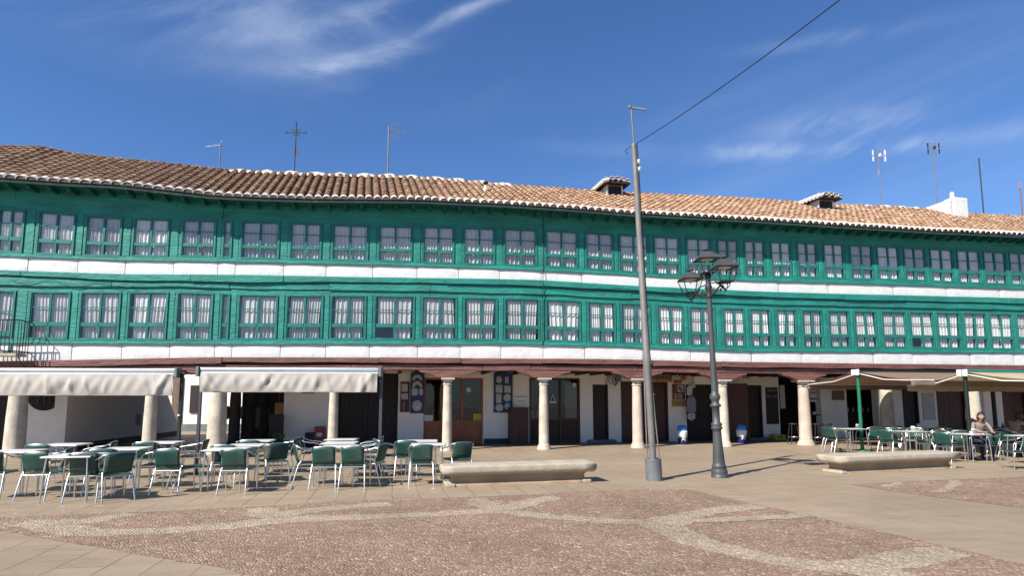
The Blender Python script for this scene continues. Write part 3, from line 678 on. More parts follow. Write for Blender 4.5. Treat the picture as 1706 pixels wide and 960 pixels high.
# brown beams over the columns
BJ = [hit(p, 605)[0] for p in (62, 372, 632, 768, 903, 1085, 1200, 1420, 1600)]
def beams():
    mb = MB(); c = [XA] + BJ + [XB]
    for a, b in zip(c[:-1], c[1:]):
        q = random.uniform(-.03, .02); k = random.uniform(-.02, .02)
        w_ = lambda X: 0.012 * math.sin(X * 2.1 + q * 90)
        mb.strip(rng(a, b - 0.012, 0.35), -0.13 + q, 0.10, lambda X: W2_bot(X) - 0.19 + k + w_(X), lambda X: W2_bot(X) + (0.0 if q < 0 else -0.01))
    c = [XA] + [x + random.uniform(-.9, .9) for x in BJ] + [XB]
    for a, b in zip(c[:-1], c[1:]):
        q = random.uniform(-.025, .02); w_ = lambda X: 0.014 * math.sin(X * 1.6 + q * 60)
        mb.strip(rng(a, b - 0.012, 0.35), -0.05 + q, 0.16, lambda X: W2_bot(X) - 0.41 + w_(X), lambda X: W2_bot(X) - 0.23 + w_(X + 1))
    return bevel(bb(mb, 'beam', M['brown']), 0.014, 2)
beams()

# windows: frame, panes and curtains
def window(Xa, Xb, wtop, wbot, idx, low, single=False):
    c = (Xa + Xb) / 2; zt0, zt1 = wtop(Xa), wtop(Xb); zb0, zb1 = wbot(Xa), wbot(Xb)
    H = (zt0 + zt1) / 2 - (zb0 + zb1) / 2
    def Z(X, v):
        u = (X - Xa) / (Xb - Xa); a = zb0 + (zb1 - zb0) * u; b = zt0 + (zt1 - zt0) * u; return a + (b - a) * v
    def bar(mb, xa, xb, va, vb, oa, ob):
        mb.wbox(xa, xb, oa, ob, Z(xa, va), Z(xa, vb), Z(xb, va), Z(xb, vb))
    W = Xb - Xa; e = 0.040
    mb = MB()
    v_e = e / H
    bar(mb, Xa, Xa + e, 0, 1, -0.030, 0.06); bar(mb, Xb - e, Xb, 0, 1, -0.030, 0.06)
    bar(mb, Xa + e, Xb - e, 1 - v_e, 1, -0.03, 0.10); bar(mb, Xa + e, Xb - e, 0, v_e * 1.2, -0.04, 0.10)
    cas = [(Xa + e, Xb - e)] if single else [(Xa + e, c), (c, Xb - e)]
    s = 0.027; vs_ = s / H; rail0, rail1, mid = 0.29, 0.37, 0.68
    for a, b in cas:
        a += 0.003; b -= 0.003
        bar(mb, a, a + s, v_e * 1.2, 1 - v_e, -0.012, 0.03); bar(mb, b - s, b, v_e * 1.2, 1 - v_e, -0.012, 0.03)
        bar(mb, a + s, b - s, 1 - v_e - vs_, 1 - v_e, -0.012, 0.03); bar(mb, a + s, b - s, v_e * 1.2, v_e * 1.2 + vs_, -0.012, 0.03)
        bar(mb, a + s, b - s, rail0, rail1, -0.02, 0.03); bar(mb, a + s, b - s, mid - 0.009, mid + 0.009, -0.004, 0.02)
    fr = bb(mb, 'window', M['green_frame'])
    mb = MB()
    for a, b in cas:
        a += s; b -= s; zlist = [v_e * 1.2 + vs_, rail0, None, rail1, mid - .009, None, mid + .009, 1 - v_e - vs_]
        for va, vb in ((v_e * 1.2 + vs_, rail0), (rail1, mid - .009), (mid + .009, 1 - v_e - vs_)):
            t = random.uniform(-.006, .006)
            mb.add([P(a, 0.010 + t, Z(a, va)), P(b, 0.010 - t, Z(b, va)), P(b, 0.010 - t, Z(b, vb)), P(a, 0.010 + t, Z(a, vb))], [(0, 1, 2, 3)])
    gl = mb.build('pane', M['glass'], fr)
    mb = MB(); rnd = random.Random(idx * 31 + (5 if low else 0))
    for ci, (a, b) in enumerate(cas):
        a += s * .6; b -= s * .6; n = 34; ww = b - a
        k = rnd.choice((3, 4, 5)); ph = rnd.random() * 6; ph2 = rnd.random() * 6
        if low: cov = 0.86 if rnd.random() < .6 else 0.97
        else: cov = 1.0
        st = a + (ww * (1 - cov) * (rnd.random() if not low else (0.15 + .7 * (ci == 0))))
        lean = rnd.uniform(-.06, .06) * (2.2 if low else .8)
        rows_ = [(rail1 - .03, 1 - v_e, 0.045)] + ([(v_e, rail0 + .02, 0.085)] if rnd.random() < .97 else [])
        for va, vb, dep in rows_:
            grid = []; lowp = va < .2; cv = cov * (0.97 if lowp else 1.0)
            for j in range(6):
                v = j / 5; row = []
                for i in range(n + 1):
                    u = i / n; x = st + ww * cv * u + lean * ww * (0.5 - v) * (1 if not lowp else .3)
                    x = min(max(x, a - .02), b + .02)
                    amp = (0.010 + 0.014 * (1 - v)) if not lowp else 0.026
                    o_ = dep + amp * (math.sin(u * 2 * math.pi * k + ph) + .55 * math.sin(u * 2 * math.pi * (k * 2.3) + ph2 + v * .6)) + 0.02
                    row.append(P(x, o_, Z(x, va + (vb - va) * v)))
                grid.append(row)
            mb.sheet(grid, 0, True)
    mb.build('curtain', M['curtain'], fr)
    return fr
for i, (a, b) in enumerate(US): window(a, b, U_wintop, U_winbot, i, False, UP[i][1] - UP[i][0] < 25)
for i, (a, b) in enumerate(LS): window(a, b, L_wintop, L_winbot, i, True, LO[i][1] - LO[i][0] < 25)
# balcony door at the left edge
a, b = LS2[0]; window(a, b, L_wintop, lambda X: L_green(X) - 0.35, 99, True)

# rooms behind the galleries
mb = MB()
for zl, zh in ((lambda X: L_green(X) - 0.4, lambda X: W1_bot(X) + 0.05), (lambda X: W1_bot(X) + 0.08, lambda X: EAVE(X) + 0.15)):
    mb.strip(xs_all, 0.75, 0.85, zl, zh)
    mb.strip(xs_all, 0.15, 0.75, zl, lambda X: zl(X) + 0.05)
    mb.strip(xs_all, 0.15, 0.75, lambda X: zh(X) - 0.05, zh)
bb(mb, 'inner_wall', M['room'])

# soffit, rafters, eave board
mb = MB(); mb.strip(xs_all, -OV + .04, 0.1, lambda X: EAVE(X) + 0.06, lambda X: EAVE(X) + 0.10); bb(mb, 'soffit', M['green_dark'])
mb = MB(); mb.strip(xs_all, -OV, -OV + .035, lambda X: EAVE(X) + 0.0, lambda X: EAVE(X) + 0.055); bb(mb, 'eave_board', M['eaveboard'])
x = XA + .2
while x < XB:
    z = EAVE(x); h = 0.12 + random.uniform(-.015, .015); mb = MB()
    mb.wbox(x - .045, x + .045, -0.48, 0.01, z - h + .05, z + .058); mb.wbox(x - .045, x + .045, -OV + .12, -0.481, z - h * .45 + .05, z + .057)
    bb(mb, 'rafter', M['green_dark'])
    x += 0.53 + random.uniform(-.04, .04)

# ---------------------------------------------------------------- roof
def roofZ(X, off): return EAVE(X) + 0.08 + (RIDGE(X) - EAVE(X) - 0.08) * (off + OV + .02) / (RO + OV + .02)
def roofP(Xe, off, dz=0.0):       # up-slope line starting at eave station Xe
    X = Xe - (0.25 - mw(Xe)) * (off + OV)
    return P(X, off, roofZ(X, off) + dz)
mb = MB()
grid = [[P(X, o_, roofZ(X, o_) - 0.0) for X in xs_all] for o_ in (-OV - .01, 0.5, 1.8, RO)]
mb.sheet(grid, 1, False)
grid = [[P(X, RO, roofZ(X, RO)) for X in xs_all], [P(X, 8.0, RIDGE(X) - 2.6) for X in xs_all]]
mb.sheet(grid, 1, False)
def tile(mb, p0, p1, r0, r1, mi, n=6, side=None, nrm=None):
    t = (p1 - p0).normalized(); s_ = Vector((math.cos(GROT), math.sin(GROT), 0)); s_ = (s_ - t * s_.dot(t)).normalized(); u = s_.cross(t).normalized()
    if u.z < 0: u = -u
    vs = []
    for p, r in ((p0, r0), (p1, r1)):
        for k in range(n + 1):
            th = math.pi * k / n; vs.append(p + s_ * (math.cos(th) * r) + u * (math.sin(th) * r * 0.92))
    fs = [(k, k + 1, n + 2 + k, n + 1 + k) for k in range(n)]
    q = [v - u * 0.014 for v in vs[:n + 1]]; vs += q; o = 2 * (n + 1)
    fs += [(k, o + k, o + k + 1, k + 1) for k in range(n)]
    mb.add(vs, fs, mi, True)
Xe = XA + 0.3; ncol = 0
while Xe < XB + 0.8:
    sp = 0.285 if Xe < -9 else 0.262
    r = sp * 0.40; o_ = -OV - .07; row = 0; jx = random.uniform(-.01, .01)
    while o_ < RO - 0.05:
        st = 0.30 if row else 0.20
        o2 = min(o_ + (0.40 if row else .30), RO + 0.02)
        j = random.uniform(-.012, .012); lift = 0.022 + random.uniform(-.006, .008)
        p0 = roofP(Xe + jx + j, o_, (0.035 + lift) if row else 0.03); p1 = roofP(Xe + jx + j * .3, o2, 0.020)
        white = row == 0
        tile(mb, p0, p1, r * (1.22 if white else 1.0) * random.uniform(.96, 1.05), r * (1.08 if white else 0.84), 2 if white else 0)
        if row == 0:        # channel tile mouth between covers and the mortar plug under each white cover
            pass
        o_ += st + random.uniform(-.012, .012); row += 1
    Xe += sp; ncol += 1
# plaster plugs inside the eave tiles, set back
Xe = XA + 0.3
while Xe < XB + 0.8:
    sp = 0.285 if Xe < -9 else 0.262
    p = roofP(Xe, -OV + .0, 0.02); s_ = Vector((math.cos(GROT), math.sin(GROT), 0)); r = sp * .42
    vs = [p + s_ * math.cos(math.pi * k / 6) * r + Vector((0, 0, math.sin(math.pi * k / 6) * r * .9)) for k in range(7)]
    mb.add(vs, [tuple(range(7))], 3)
    Xe += sp
# ridge: row of cover tiles, whitewashed along some stretches
x = XA
XR1, XR2 = hit(385, 290, RO)[0], hit(850, 310, RO)[0]; XR3, XR4 = hit(1425, 343, RO)[0], hit(1565, 352, RO)[0]; XR5 = hit(1075, 325, RO)[0]
while x < XB - .3:
    wh = (XR1 < x < XR2) or (XR3 < x < XR4)
    p0 = P(x, RO, RIDGE(x) + random.uniform(-.01, .015) - (0.05 if wh else 0.02)); p1 = P(x + .42, RO, RIDGE(x + .42) - .03 - (0.05 if wh else 0.02))
    t = (p1 - p0).normalized(); s_ = Vector((-t.y, t.x, 0)); vs = []
    for p, r in ((p0, .105), (p1, .09)):
        for k in range(7):
            th = math.pi * k / 6; vs.append(p + s_ * math.cos(th) * r + Vector((0, 0, 1)) * math.sin(th) * r)
    mb.add(vs, [(k, k + 1, 8 + k, 7 + k) for k in range(6)], 3 if wh else (2 if (x > XR5 and random.random() < .35) else 0), True)
    x += 0.36
for a, b in ((XR1, XR2), (XR3, XR4)):
    g_ = []
    xx = rng(a, b, 0.12)
    g_.append([P(X, RO + 0.02, roofZ(X, RO) + 0.09) for X in xx])
    g_.append([P(X, RO - 0.22 + random.uniform(-.05, .05), roofZ(X, RO - 0.22) + 0.145 + .04 * math.sin(X * 7)) for X in xx])
    g_.append([P(X, RO - 0.36 + random.uniform(-.09, .05), roofZ(X, RO - 0.36) + 0.05) for X in xx])
    mb.sheet(g_, 3, True)
roof = bb(mb, 'roof', [M['tile'], M['dark_wood'], M['tilewhite'], M['mortar']])
# underside strips need real clay in the channels
roof.data.materials[1] = mat('clay_channel', (0.20, 0.11, 0.075), 0.9, var=0.4, scale=6, bump=0.5)

def roof_at(px, py):
    lo, hi = -OV, RO
    def f(o_):
        X, Z = hit(px, py, o_); return Z - roofZ(X, o_)
    # Z along the ray minus roof height: ray starts above the slope near the eave edge
    for _ in range(40):
        m_ = (lo + hi) / 2
        if f(m_) > 0: lo = m_
        else: hi = m_
    return hit(px, py, lo)[0], lo

# rooftop dormers with their own little tiled roofs
def dormer(pxa, pxb, pyb, pyt, lat, dark, label):
    Xa, oa = roof_at(pxa, pyb); Xb, _ = hit(pxb, pyb, oa)
    zt = hit((pxa + pxb) / 2, pyt, oa)[1]; zb = roofZ((Xa + Xb) / 2, oa) - 0.15
    mb = MB(); D = 3.0
    p = [P(Xa, oa, zb), P(Xb, oa, zb), P(Xb, oa + D, zb), P(Xa, oa + D, zb), P(Xa, oa, zt), P(Xb, oa, zt), P(Xb, oa + D, zt + .05), P(Xa, oa + D, zt + .05)]
    mb.hexa(p, 0)
    d_ = bb(mb, 'dormer', M['lime'])
    mb = MB(); q = 0.07
    mb.wbox(Xa + q, Xb - q, oa - 0.02, oa + 0.05, zb + .18, zt - .03)
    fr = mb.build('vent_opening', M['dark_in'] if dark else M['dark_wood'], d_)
    mb = MB(); nb_ = 4
    for k in range(nb_ if dark else 2):
        X = Xa + q + (Xb - Xa - 2 * q) * (k + 1) / ((nb_ if dark else 2) + 1); mb.wbox(X - .02, X + .02, oa - .04, oa - .021, zb + .18, zt - .03)
    mb.build('vent_bar', M['dark_wood'], d_)
    mb = MB(); ov = 0.22; xa, xb = Xa - ov, Xb + ov; fo = oa - 0.28
    mb.hexa([P(xa, fo, zt), P(xb, fo, zt), P(xb, oa + D, zt + .10), P(xa, oa + D, zt + .10), P(xa, fo, zt + .06 ), P(xb, fo, zt + .06), P(xb, oa + D, zt + .15), P(xa, oa + D, zt + .15)], 1)
    n = 5
    for c in range(n):
        X = xa + (xb - xa) * (c + .5) / n; o_ = fo - .05; r = (xb - xa) / n * .5; row = 0
        zz_ = 0.10 * math.sin(math.pi * (c + .5) / n)
        cp = P(X, fo - .01, zt + .05 + zz_); vs = [cp + Vector((math.cos(GROT), math.sin(GROT), 0)) * math.cos(math.pi * k / 6) * r + Vector((0, 0, math.sin(math.pi * k / 6) * r * .85)) for k in range(7)]
        mb.add(vs, [tuple(range(7))], 3)
        while o_ < oa + D:
            tile(mb, P(X, o_, zt + .075 + zz_ + .05 * (o_ - fo)), P(X, o_ + .38, zt + .05 + zz_ + .05 * (o_ + .38 - fo)), r, r * .85, 2 if (row == 0 or c == 0) else 0); o_ += .30; row += 1
    zz_ = 0.02
    # side eave: a run of tiles whose white mouths point over the side wall
    s_ = fo
    while s_ < oa + D:
        a_ = P(xa - 0.06, s_, zt + .03 + .05 * (s_ - fo)); b_ = P(xa + 0.2, s_, zt + .12 + .05 * (s_ - fo))
        mb.tube([a_, b_], [.085, .075], 8, 2); s_ += .22
    mb.build('dormer_roof', [M['tile'], M['dark_wood'], M['tilewhite'], M['mortar']], d_)
    return d_
dormer(1011, 1038, 328, 309, 970, True, '')
dormer(1364, 1389, 351, 334, 1320, False, '')

# white masonry chimney and its pot
Xc, oc = roof_at(1600, 365)
mb = MB(); z0 = roofZ(Xc, oc) - .3; zt = hit(1604, 329, oc)[1]; sc_ = hit(1600, 365, oc)[0]
xr = hit(1615, 360, oc)[0]; xl = hit(1592, 360, oc)[0]
g_ = [(xl, oc, 0), (xr, oc, 0), (xr, oc + .9, 0), (xl, oc + .9, 0)]
mb.wbox(xl, xr, oc, oc + .55, z0, zt)
lx, lo_ = hit(1567, 348, oc + 1.4)[0], oc + 1.4
pts = [P(xl + .05, oc + .06, z0), P(xl + .05, oc + .50, z0), P(xl - .05, oc + 2.3, z0 + .6), P(xl - .10, oc + 2.3, z0 + .6)]
zt2 = zt - .03
mb.hexa([P(xl, oc + .05, z0), P(xr - .03, oc + .05, z0), P(xr - .03, oc + 2.1, z0), P(xl, oc + 2.1, z0), P(xl, oc + .05, zt - .04), P(xr - .03, oc + .05, zt - .04), P(xr - .03, oc + 2.1, zt - .05), P(xl, oc + 2.1, zt - .05)])
ch = bevel(bb(mb, 'chimney', M['lime']), 0.06, 3)
mb = MB(); c = P((xl * .7 + xr * .3), oc + .28, zt)
mb.lathe([(.14, -.03), (.11, .06), (.085, .12), (.09, .15), (.085, .27), (.055, .32), (.01, .33)], 12, c)
mb.build('chimney_pot', M['lime'], ch)
# small metal flue
Xc, oc = roof_at(809, 320)
mb = MB(); c = P(Xc, oc, roofZ(Xc, oc)); mb.lathe([(.14, -.1), (.12, .12), (.06, .2), (.055, .26)], 12, c); fl = bb(mb, 'flue', M['mortar'])
mb = MB(); mb.lathe([(.035, .2), (.035, .34), (.10, .34), (.11, .37), (.05, .42), (.005, .43)], 12, c); mb.build('flue_cap', M['iron'], fl)

# ---------------------------------------------------------------- columns and brackets
COLS = [(24, 740, .26, 'stone', 0), (249, 720, .185, 'stone', 0), (361, 720, .27, 'stone', 0), (555, 700, .15, 'stone', 1), (745, 700, .155, 'stone', 1), (906, 700, .165, 'stone', 1), (1062, 700, .18, 'pinkstone', 1), (1206, 700, .175, 'stone', 1), (1341, 700, .215, 'pinkstone', 1), (1478, 690, .25, 'stone', 1), (1622, 690, .27, 'stone', 1), (1775, 690, .25, 'stone', 1)]
for px, py, r, mt, cap in COLS:
    X = hit(px, py, 0.05)[0]; top = W2_bot(X) - 0.66; c = P(X, 0.05, 0)
    mb = MB()
    mb.lathe([(r * 1.45, 0), (r * 1.45, .05), (r * 1.30, .075), (r * 1.36, .11), (r * 1.12, .16), (r * 1.04, .22), (r * 1.02, .6), (r * .98, 1.2), (r * .90, 1.8), (r * .86, top - .24), (r * .84, top - .22)], 24, c)
    col = bb(mb, 'column', M[mt])
    mb = MB()
    mb.lathe([(r * .98, -.24), (r * 1.02, -.225), (r * .98, -.205), (r * .86, -.20), (r * .88, -.13), (r * 1.15, -.07), (r * 1.2, -.06)], 20, c + Vector((0, 0, top)))
    mb.box(c + Vector((0, 0, top - .03)), (r * 2.75, r * 2.75, .055), 0, GROT)
    mb.build('capital', M[mt], col)
    mb = MB(); h = W2_bot(X) - 0.42 - top; L1, L2 = .95, .42
    z1 = top + h; prof = [(-L1, z1), (-L1 * .93, z1 - h * .28), (-L1 * .72, z1 - h * .42), (-L2 * 1.15, z1 - h * .72), (-L2 * .9, top), (L2 * .9, top), (L2 * 1.15, z1 - h * .72), (L1 * .72, z1 - h * .42), (L1 * .93, z1 - h * .28), (L1, z1)]
    f = [P(X + a, -0.07, z) for a, z in prof]; bk = [P(X + a, 0.17, z) for a, z in prof]; n = len(prof)
    mb.add(f + bk, [tuple(range(n - 1, -1, -1)), tuple(range(n, 2 * n))] + [(k, (k + 1) % n, n + (k + 1) % n, n + k) for k in range(n)])
    bevel(bb(mb, 'bracket', M['brown']), .012, 1)

# ---------------------------------------------------------------- arcade: ceiling, joists, inner wall
XP = hit(472, 700, 3.0)[0]          # where the covered passage ends
ZC = 2.78
mb = MB(); mb.strip(xs_all, 0.10, 3.6, ZC, ZC + .10); mb.strip([XA, XP + .3], 3.6, 8.0, ZC, ZC + .1); bb(mb, 'arcade_ceiling', M['dark_wood'])
mb = MB(); x = XA + .3
while x < XB:
    mb.wbox(x - .05, x + .05, 0.17, 3.55, ZC - .13, ZC - .002); x += 0.62
bb(mb, 'ceiling_joist', M['dark_wood'])

BW = 3.0
openings = []      # (Xa, Xb, Zb, Zt)
def op(pa, pb, yt, yb): 
    ym = (yt + yb) / 2; return (hit(pa, ym, BW)[0], hit(pb, ym, BW)[0], max(0.0, hit((pa + pb) / 2, yb, BW)[1]), hit((pa + pb) / 2, yt, BW)[1])
OP = dict(garage=op(563, 663, 622, 742), shop1=op(706, 805, 630, 742), shop2=op(882, 967, 630, 742), door1=op(988, 1014, 641, 735), gate=op(1035, 1114, 636, 742),
          shop3=op(1144, 1190, 641, 742), bar0=op(1208, 1217, 630, 742), door2=op(1245, 1271, 642, 735), bar1=op(1299, 1369, 628, 742), bar2=op(1412, 1464, 632, 742),
          door3=op(1505, 1532, 636, 742), gate2=op(1562, 1611, 636, 742), gate3=op(1672, 1712, 640, 742))
mb = MB(); cur = XP
ol = sorted(OP.values())
for a, b, zb, zt in ol:
    mb.strip(rng(cur, a, 1.0), BW, BW + .35, 0, ZC)
    mb.wbox(a, b, BW, BW + .35, min(zt, ZC - .01), ZC)
    if zb > 0.08: mb.wbox(a, b, BW, BW + .35, 0, zb)
    cur = b
mb.strip(rng(cur, XB, 1.0), BW, BW + .35, 0, ZC)
mb.wbox(XP, XP + .3, BW + .35, 8.0, 0, ZC)
bb(mb, 'arcade_wall', M['lime2'])
# painted skirting strips
mb = MB()
for pa, pb in ((472, 562), (806, 881)):
    mb.wbox(hit(pa, 700, BW)[0] + .01, hit(pb, 700, BW)[0] - .01, BW - .012, BW + .01, 0.0, .20)
bb(mb, 'skirting', M['basebrown'])
# interior darkness behind the openings
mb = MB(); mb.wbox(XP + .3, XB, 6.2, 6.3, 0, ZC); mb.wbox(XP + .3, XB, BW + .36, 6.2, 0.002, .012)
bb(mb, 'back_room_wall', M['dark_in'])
# end walls, rear wall
mb = MB()
mb.wbox(XA, XA + .2, .15, 8, 2.9, EAVE(XA)); mb.wbox(XB - .2, XB, .15, 8, 0, EAVE(XB)); mb.strip(xs_all, 7.8, 8.0, ZC, lambda X: RIDGE(X) - 2.6)
mb.wbox(XP, XB, 7.7, 8.0, 0, ZC)
bb(mb, 'rear_wall', M['lime2'])

def panel_door(key, m, leafs=1, split=None, m2=None, planks=5, handle=True, inset=.12):
    a, b, zb, zt = OP[key]; zb = max(zb, .03)
    mb = MB(); f = .06
    mb.wbox(a, a + f, BW + .03, BW + .14, zb, zt); mb.wbox(b - f, b, BW + .03, BW + .14, zb, zt); mb.wbox(a + f, b - f, BW + .03, BW + .14, zt - f, zt)
    w_ = (b - a - 2 * f) / leafs
    for l in range(leafs):
        x0 = a + f + l * w_
        for k in range(planks):
            xa = x0 + .004 + (w_ - .008) * k / planks; xb = x0 + .004 + (w_ - .008) * (k + 1) / planks - .006
            mb.wbox(xa, xb, BW + inset + random.uniform(-.004, .004), BW + inset + .05, zb, zt - f)
        for zc in (zb + .12, zb + (zt - zb) * .5, zt - f - .12):
            mb.wbox(x0 + .02, x0 + w_ - .02, BW + inset - .022, BW + inset - .005, zc - .05, zc + .05)
    d_ = bb(mb, 'door', m)
    if handle:
        mb = MB(); X = a + f + w_ * (.88 if leafs == 1 else .94); z = zb + 1.0
        mb.tube([P(X, BW + inset - .04, z - .05), P(X, BW + inset - .06, z), P(X, BW + inset - .04, z + .05)], .012, 6); mb.build('handle', M['iron'], d_)
    return d_
panel_door('garage', M['black_wood'], 2, planks=6)
panel_door('door1', M['dark_wood'], 1)
panel_door('gate', M['red_wood'], 2, planks=4)
panel_door('door2', M['dark_wood'], 1)
panel_door('shop3', M['black_wood'], 2, planks=3)
panel_door('door3', M['black_wood'], 1)
panel_door('gate2', mat('dark_red_wood', (0.05, 0.008, 0.009), 0.5, var=.3, stretch=(4, 4, .6)), 2, planks=4)
panel_door('gate3', M['red_wood'], 2, planks=4)
# steps at two doors
for k_ in ('door1', 'door2'):
    a, b, zb, zt = OP[k_]; mb = MB(); mb.wbox(a - .25, b + .2, BW - .30, BW - .005, 0, .11)
    bevel(bb(mb, 'door_step', M['galvbase']), .01, 1)

def shopfront(key, m, zs, cols, m_low):
    a, b, zb, zt = OP[key]; W = b - a
    mb = MB(); f = .08
    for u in cols: mb.wbox(a + (W - f) * u, a + (W - f) * u + f, BW + .04, BW + .16, 0.02, zt)
    for z in (0.02, zs - f, zt - f): mb.wbox(a, b, BW + .05, BW + .15, z, z + f)
    s_ = bb(mb, 'shopfront', m)
    mb = MB(); n = 10
    for k in range(n): mb.wbox(a + W * k / n + .003, a + W * (k + 1) / n - .003, BW + .09, BW + .13, .1, zs - f)
    for k in range(len(cols) - 1): 
        xa = a + (W - f) * cols[k] + f; xb = a + (W - f) * cols[k + 1]
        mb.wbox(xa + .04, xb - .04, BW + .075, BW + .088, .22, zs - f - .1)
    mb.build('lower_panel', m_low, s_)
    mb = MB(); mb.add([P(a, BW + .11, zs), P(b, BW + .11, zs), P(b, BW + .11, zt - f), P(a, BW + .11, zt - f)], [(0, 1, 2, 3)]); mb.build('pane', M['shopglass'], s_)
    return s_
s1_ = shopfront('shop1', M['orange_wood'], hit(755, 702, BW)[1], (0, .30, .65, 1), M['orange_wood'])
s2_ = shopfront('shop2', M['red_wood'], hit(925, 698, BW)[1], (0, .35, .62, 1), M['dark_wood'])
# display goods right behind the glass of the two shops
def wall_card(name, pa, pb, yt, yb, off, m, th=.02, parent=None, label=None, cat=None, group=None, rot=0):
    ym = (yt + yb) / 2; xa, xb = hit(pa, ym, off)[0], hit(pb, ym, off)[0]; zt = hit((pa + pb) / 2, yt, off)[1]; zb = hit((pa + pb) / 2, yb, off)[1]
    mb = MB(); mb.wbox(xa, xb, off, off + th, zb, zt)
    if parent is bld: o = bb(mb, name, m)
    else: o = mb.build(name, m, parent)
    if label: tag(o, label, cat, group)
    return o
tag(bb(MB().wbox(hit(707, 697, BW + .05)[0], hit(721, 697, BW + .05)[0], BW + .02, BW + .04, hit(714, 702, BW)[1], hit(714, 692, BW)[1]), 'paper_notice', M['paper'], None), 'small pale paper notice at lower left of the orange shopfront', 'notice')
tag(bb(MB().wbox(hit(788, 695, BW + .05)[0], hit(802, 695, BW + .05)[0], BW + .015, BW + .035, hit(795, 701, BW)[1], hit(795, 690, BW)[1]), 'yellow_notice', M['yellow'], None), 'yellow square notice in the orange shopfront window', 'notice')
def disc(mb, px, py, off, r, mi=0, th=.02):
    X, Z = hit(px, py, off); c = P(X, off, Z); s_ = Vector((math.cos(GROT), math.sin(GROT), 0)); n_ = Vector((-math.sin(GROT), math.cos(GROT), 0)); vs = []
    for q in (0, th):
        for k in range(20):
            a_ = 2 * math.pi * k / 20; vs.append(c + n_ * q + s_ * math.cos(a_) * r + Vector((0, 0, math.sin(a_) * r)))
    mb.add(vs, [tuple(range(19, -1, -1)), tuple(range(20, 40))] + [(k, (k + 1) % 20, 20 + (k + 1) % 20, 20 + k) for k in range(20)], mi)
mb = MB(); disc(mb, 781, 650, BW + .06, .095); tag(mb.build('round_sticker', M['paper']), 'round white disc sticker on the orange shopfront glass', 'sticker')
mb = MB(); disc(mb, 957, 642, BW + .06, .085); tag(mb.build('round_sticker', M['paper']), 'round white disc sticker on the dark red shopfront glass', 'sticker')
wall_card('display_poster', 942, 965, 638, 697, BW + .14, M['ceramic'], .02, None, 'mottled grey poster display behind right pane of the dark red shopfront', 'poster')
wall_card('display_poster', 883, 890, 684, 698, BW + .14, M['ceramic'], .02, None, 'small pale poster low at the left corner of the dark red shopfront', 'poster')
wall_card('display_poster', 894, 901, 684, 698, BW + .14, M['ceramic'], .02, None, 'small pale poster half hidden by the column before the dark red shopfront', 'poster')
# white A-shaped ornament and price card
mb = MB(); s_ = Vector((math.cos(GROT), math.sin(GROT), 0)); X, Z = hit(921, 665, BW + .05); c = P(X, BW + .05, Z)
for dx in (-1, 1): mb.tube([c + Vector((0, 0, .16)), c + s_ * .11 * dx + Vector((0, 0, -.12))], .016, 6)
mb.box(c + Vector((0, 0, -.13)), (.27, .03, .07), 0, GROT)
tag(mb.build('window_ornament', M['paper']), 'small white triangular ornament in the dark red shop window', 'ornament')

# boards and displays hung on the arcade wall
def board(name, pa, pb, yt, yb, off, m, label, cat, items=()):
    ym = (yt + yb) / 2; xa, xb = hit(pa, ym, off)[0], hit(pb, ym, off)[0]; zt = hit((pa + pb) / 2, yt, off)[1]; zb = hit((pa + pb) / 2, yb, off)[1]
    t = thing(name, label, cat, P((xa + xb) / 2, off, zb)); mb = MB(); mb.wbox(xa, xb, off, off + .04, zb, zt)
    o = mb.build('panel', m, t, None); o.location = -t.location
    mb = MB()
    for (a, b, c_, d_) in ((xa, xb, zt - .03, zt), (xa, xb, zb, zb + .03), (xa, xa + .03, zb + .03, zt - .03), (xb - .03, xb, zb + .03, zt - .03)): mb.wbox(a, b, off - .015, off - .001, c_, d_)
    o = mb.build('frame', m, t); o.location = -t.location
    for kind, u0, v0, u1, v1, mm in items:
        x0, x1 = xa + (xb - xa) * u0, xa + (xb - xa) * u1; z0, z1 = zt - (zt - zb) * v1, zt - (zt - zb) * v0
        mb = MB()
        if kind == 'r': mb.wbox(x0, x1, off - .022, off - .003, z0, z1)
        elif kind == 'o':
            c = ((x0 + x1) / 2, (z0 + z1) / 2); rx, rz_ = (x1 - x0) / 2, (z1 - z0) / 2; vs = []
            for q in (-.022, -.003):
                for k in range(18): a_ = 2 * math.pi * k / 18; rr = 1 + .07 * math.sin(a_ * 6); vs.append(P(c[0] + math.cos(a_) * rx * rr, off + q, c[1] + math.sin(a_) * rz_ * rr))
            mb.add(vs, [tuple(range(17, -1, -1)), tuple(range(18, 36))] + [(k, (k + 1) % 18, 18 + (k + 1) % 18, 18 + k) for k in range(18)])
        elif kind == 'arch':
            c = ((x0 + x1) / 2, z0); ro, ri = (x1 - x0) / 2, (x1 - x0) / 4.2; H = (z1 - z0); vs = []; n = 12
            for q in (-.022, -.003):
                for k in range(n + 1):
                    a_ = math.pi * k / n; vs.append(P(c[0] + math.cos(a_) * ro, off + q, c[1] + math.sin(a_) * H)); vs.append(P(c[0] + math.cos(a_) * ri, off + q, c[1] + math.sin(a_) * H * .45))
            mb.add(vs, [(2 * k, 2 * k + 1, 2 * k + 3, 2 * k + 2) for k in range(n)])
        elif kind == 't': mb.tube([P((x0 + x1) / 2, off - .02, z0), P((x0 + x1) / 2, off - .02, z1)], .014, 6)
        o = mb.build({'r': 'cloth_panel', 'o': 'round_doily', 'arch': 'lace_collar', 't': 'bobbin'}[kind], mm, t); o.location = -t.location
    return t
c_ = M['ceramic']
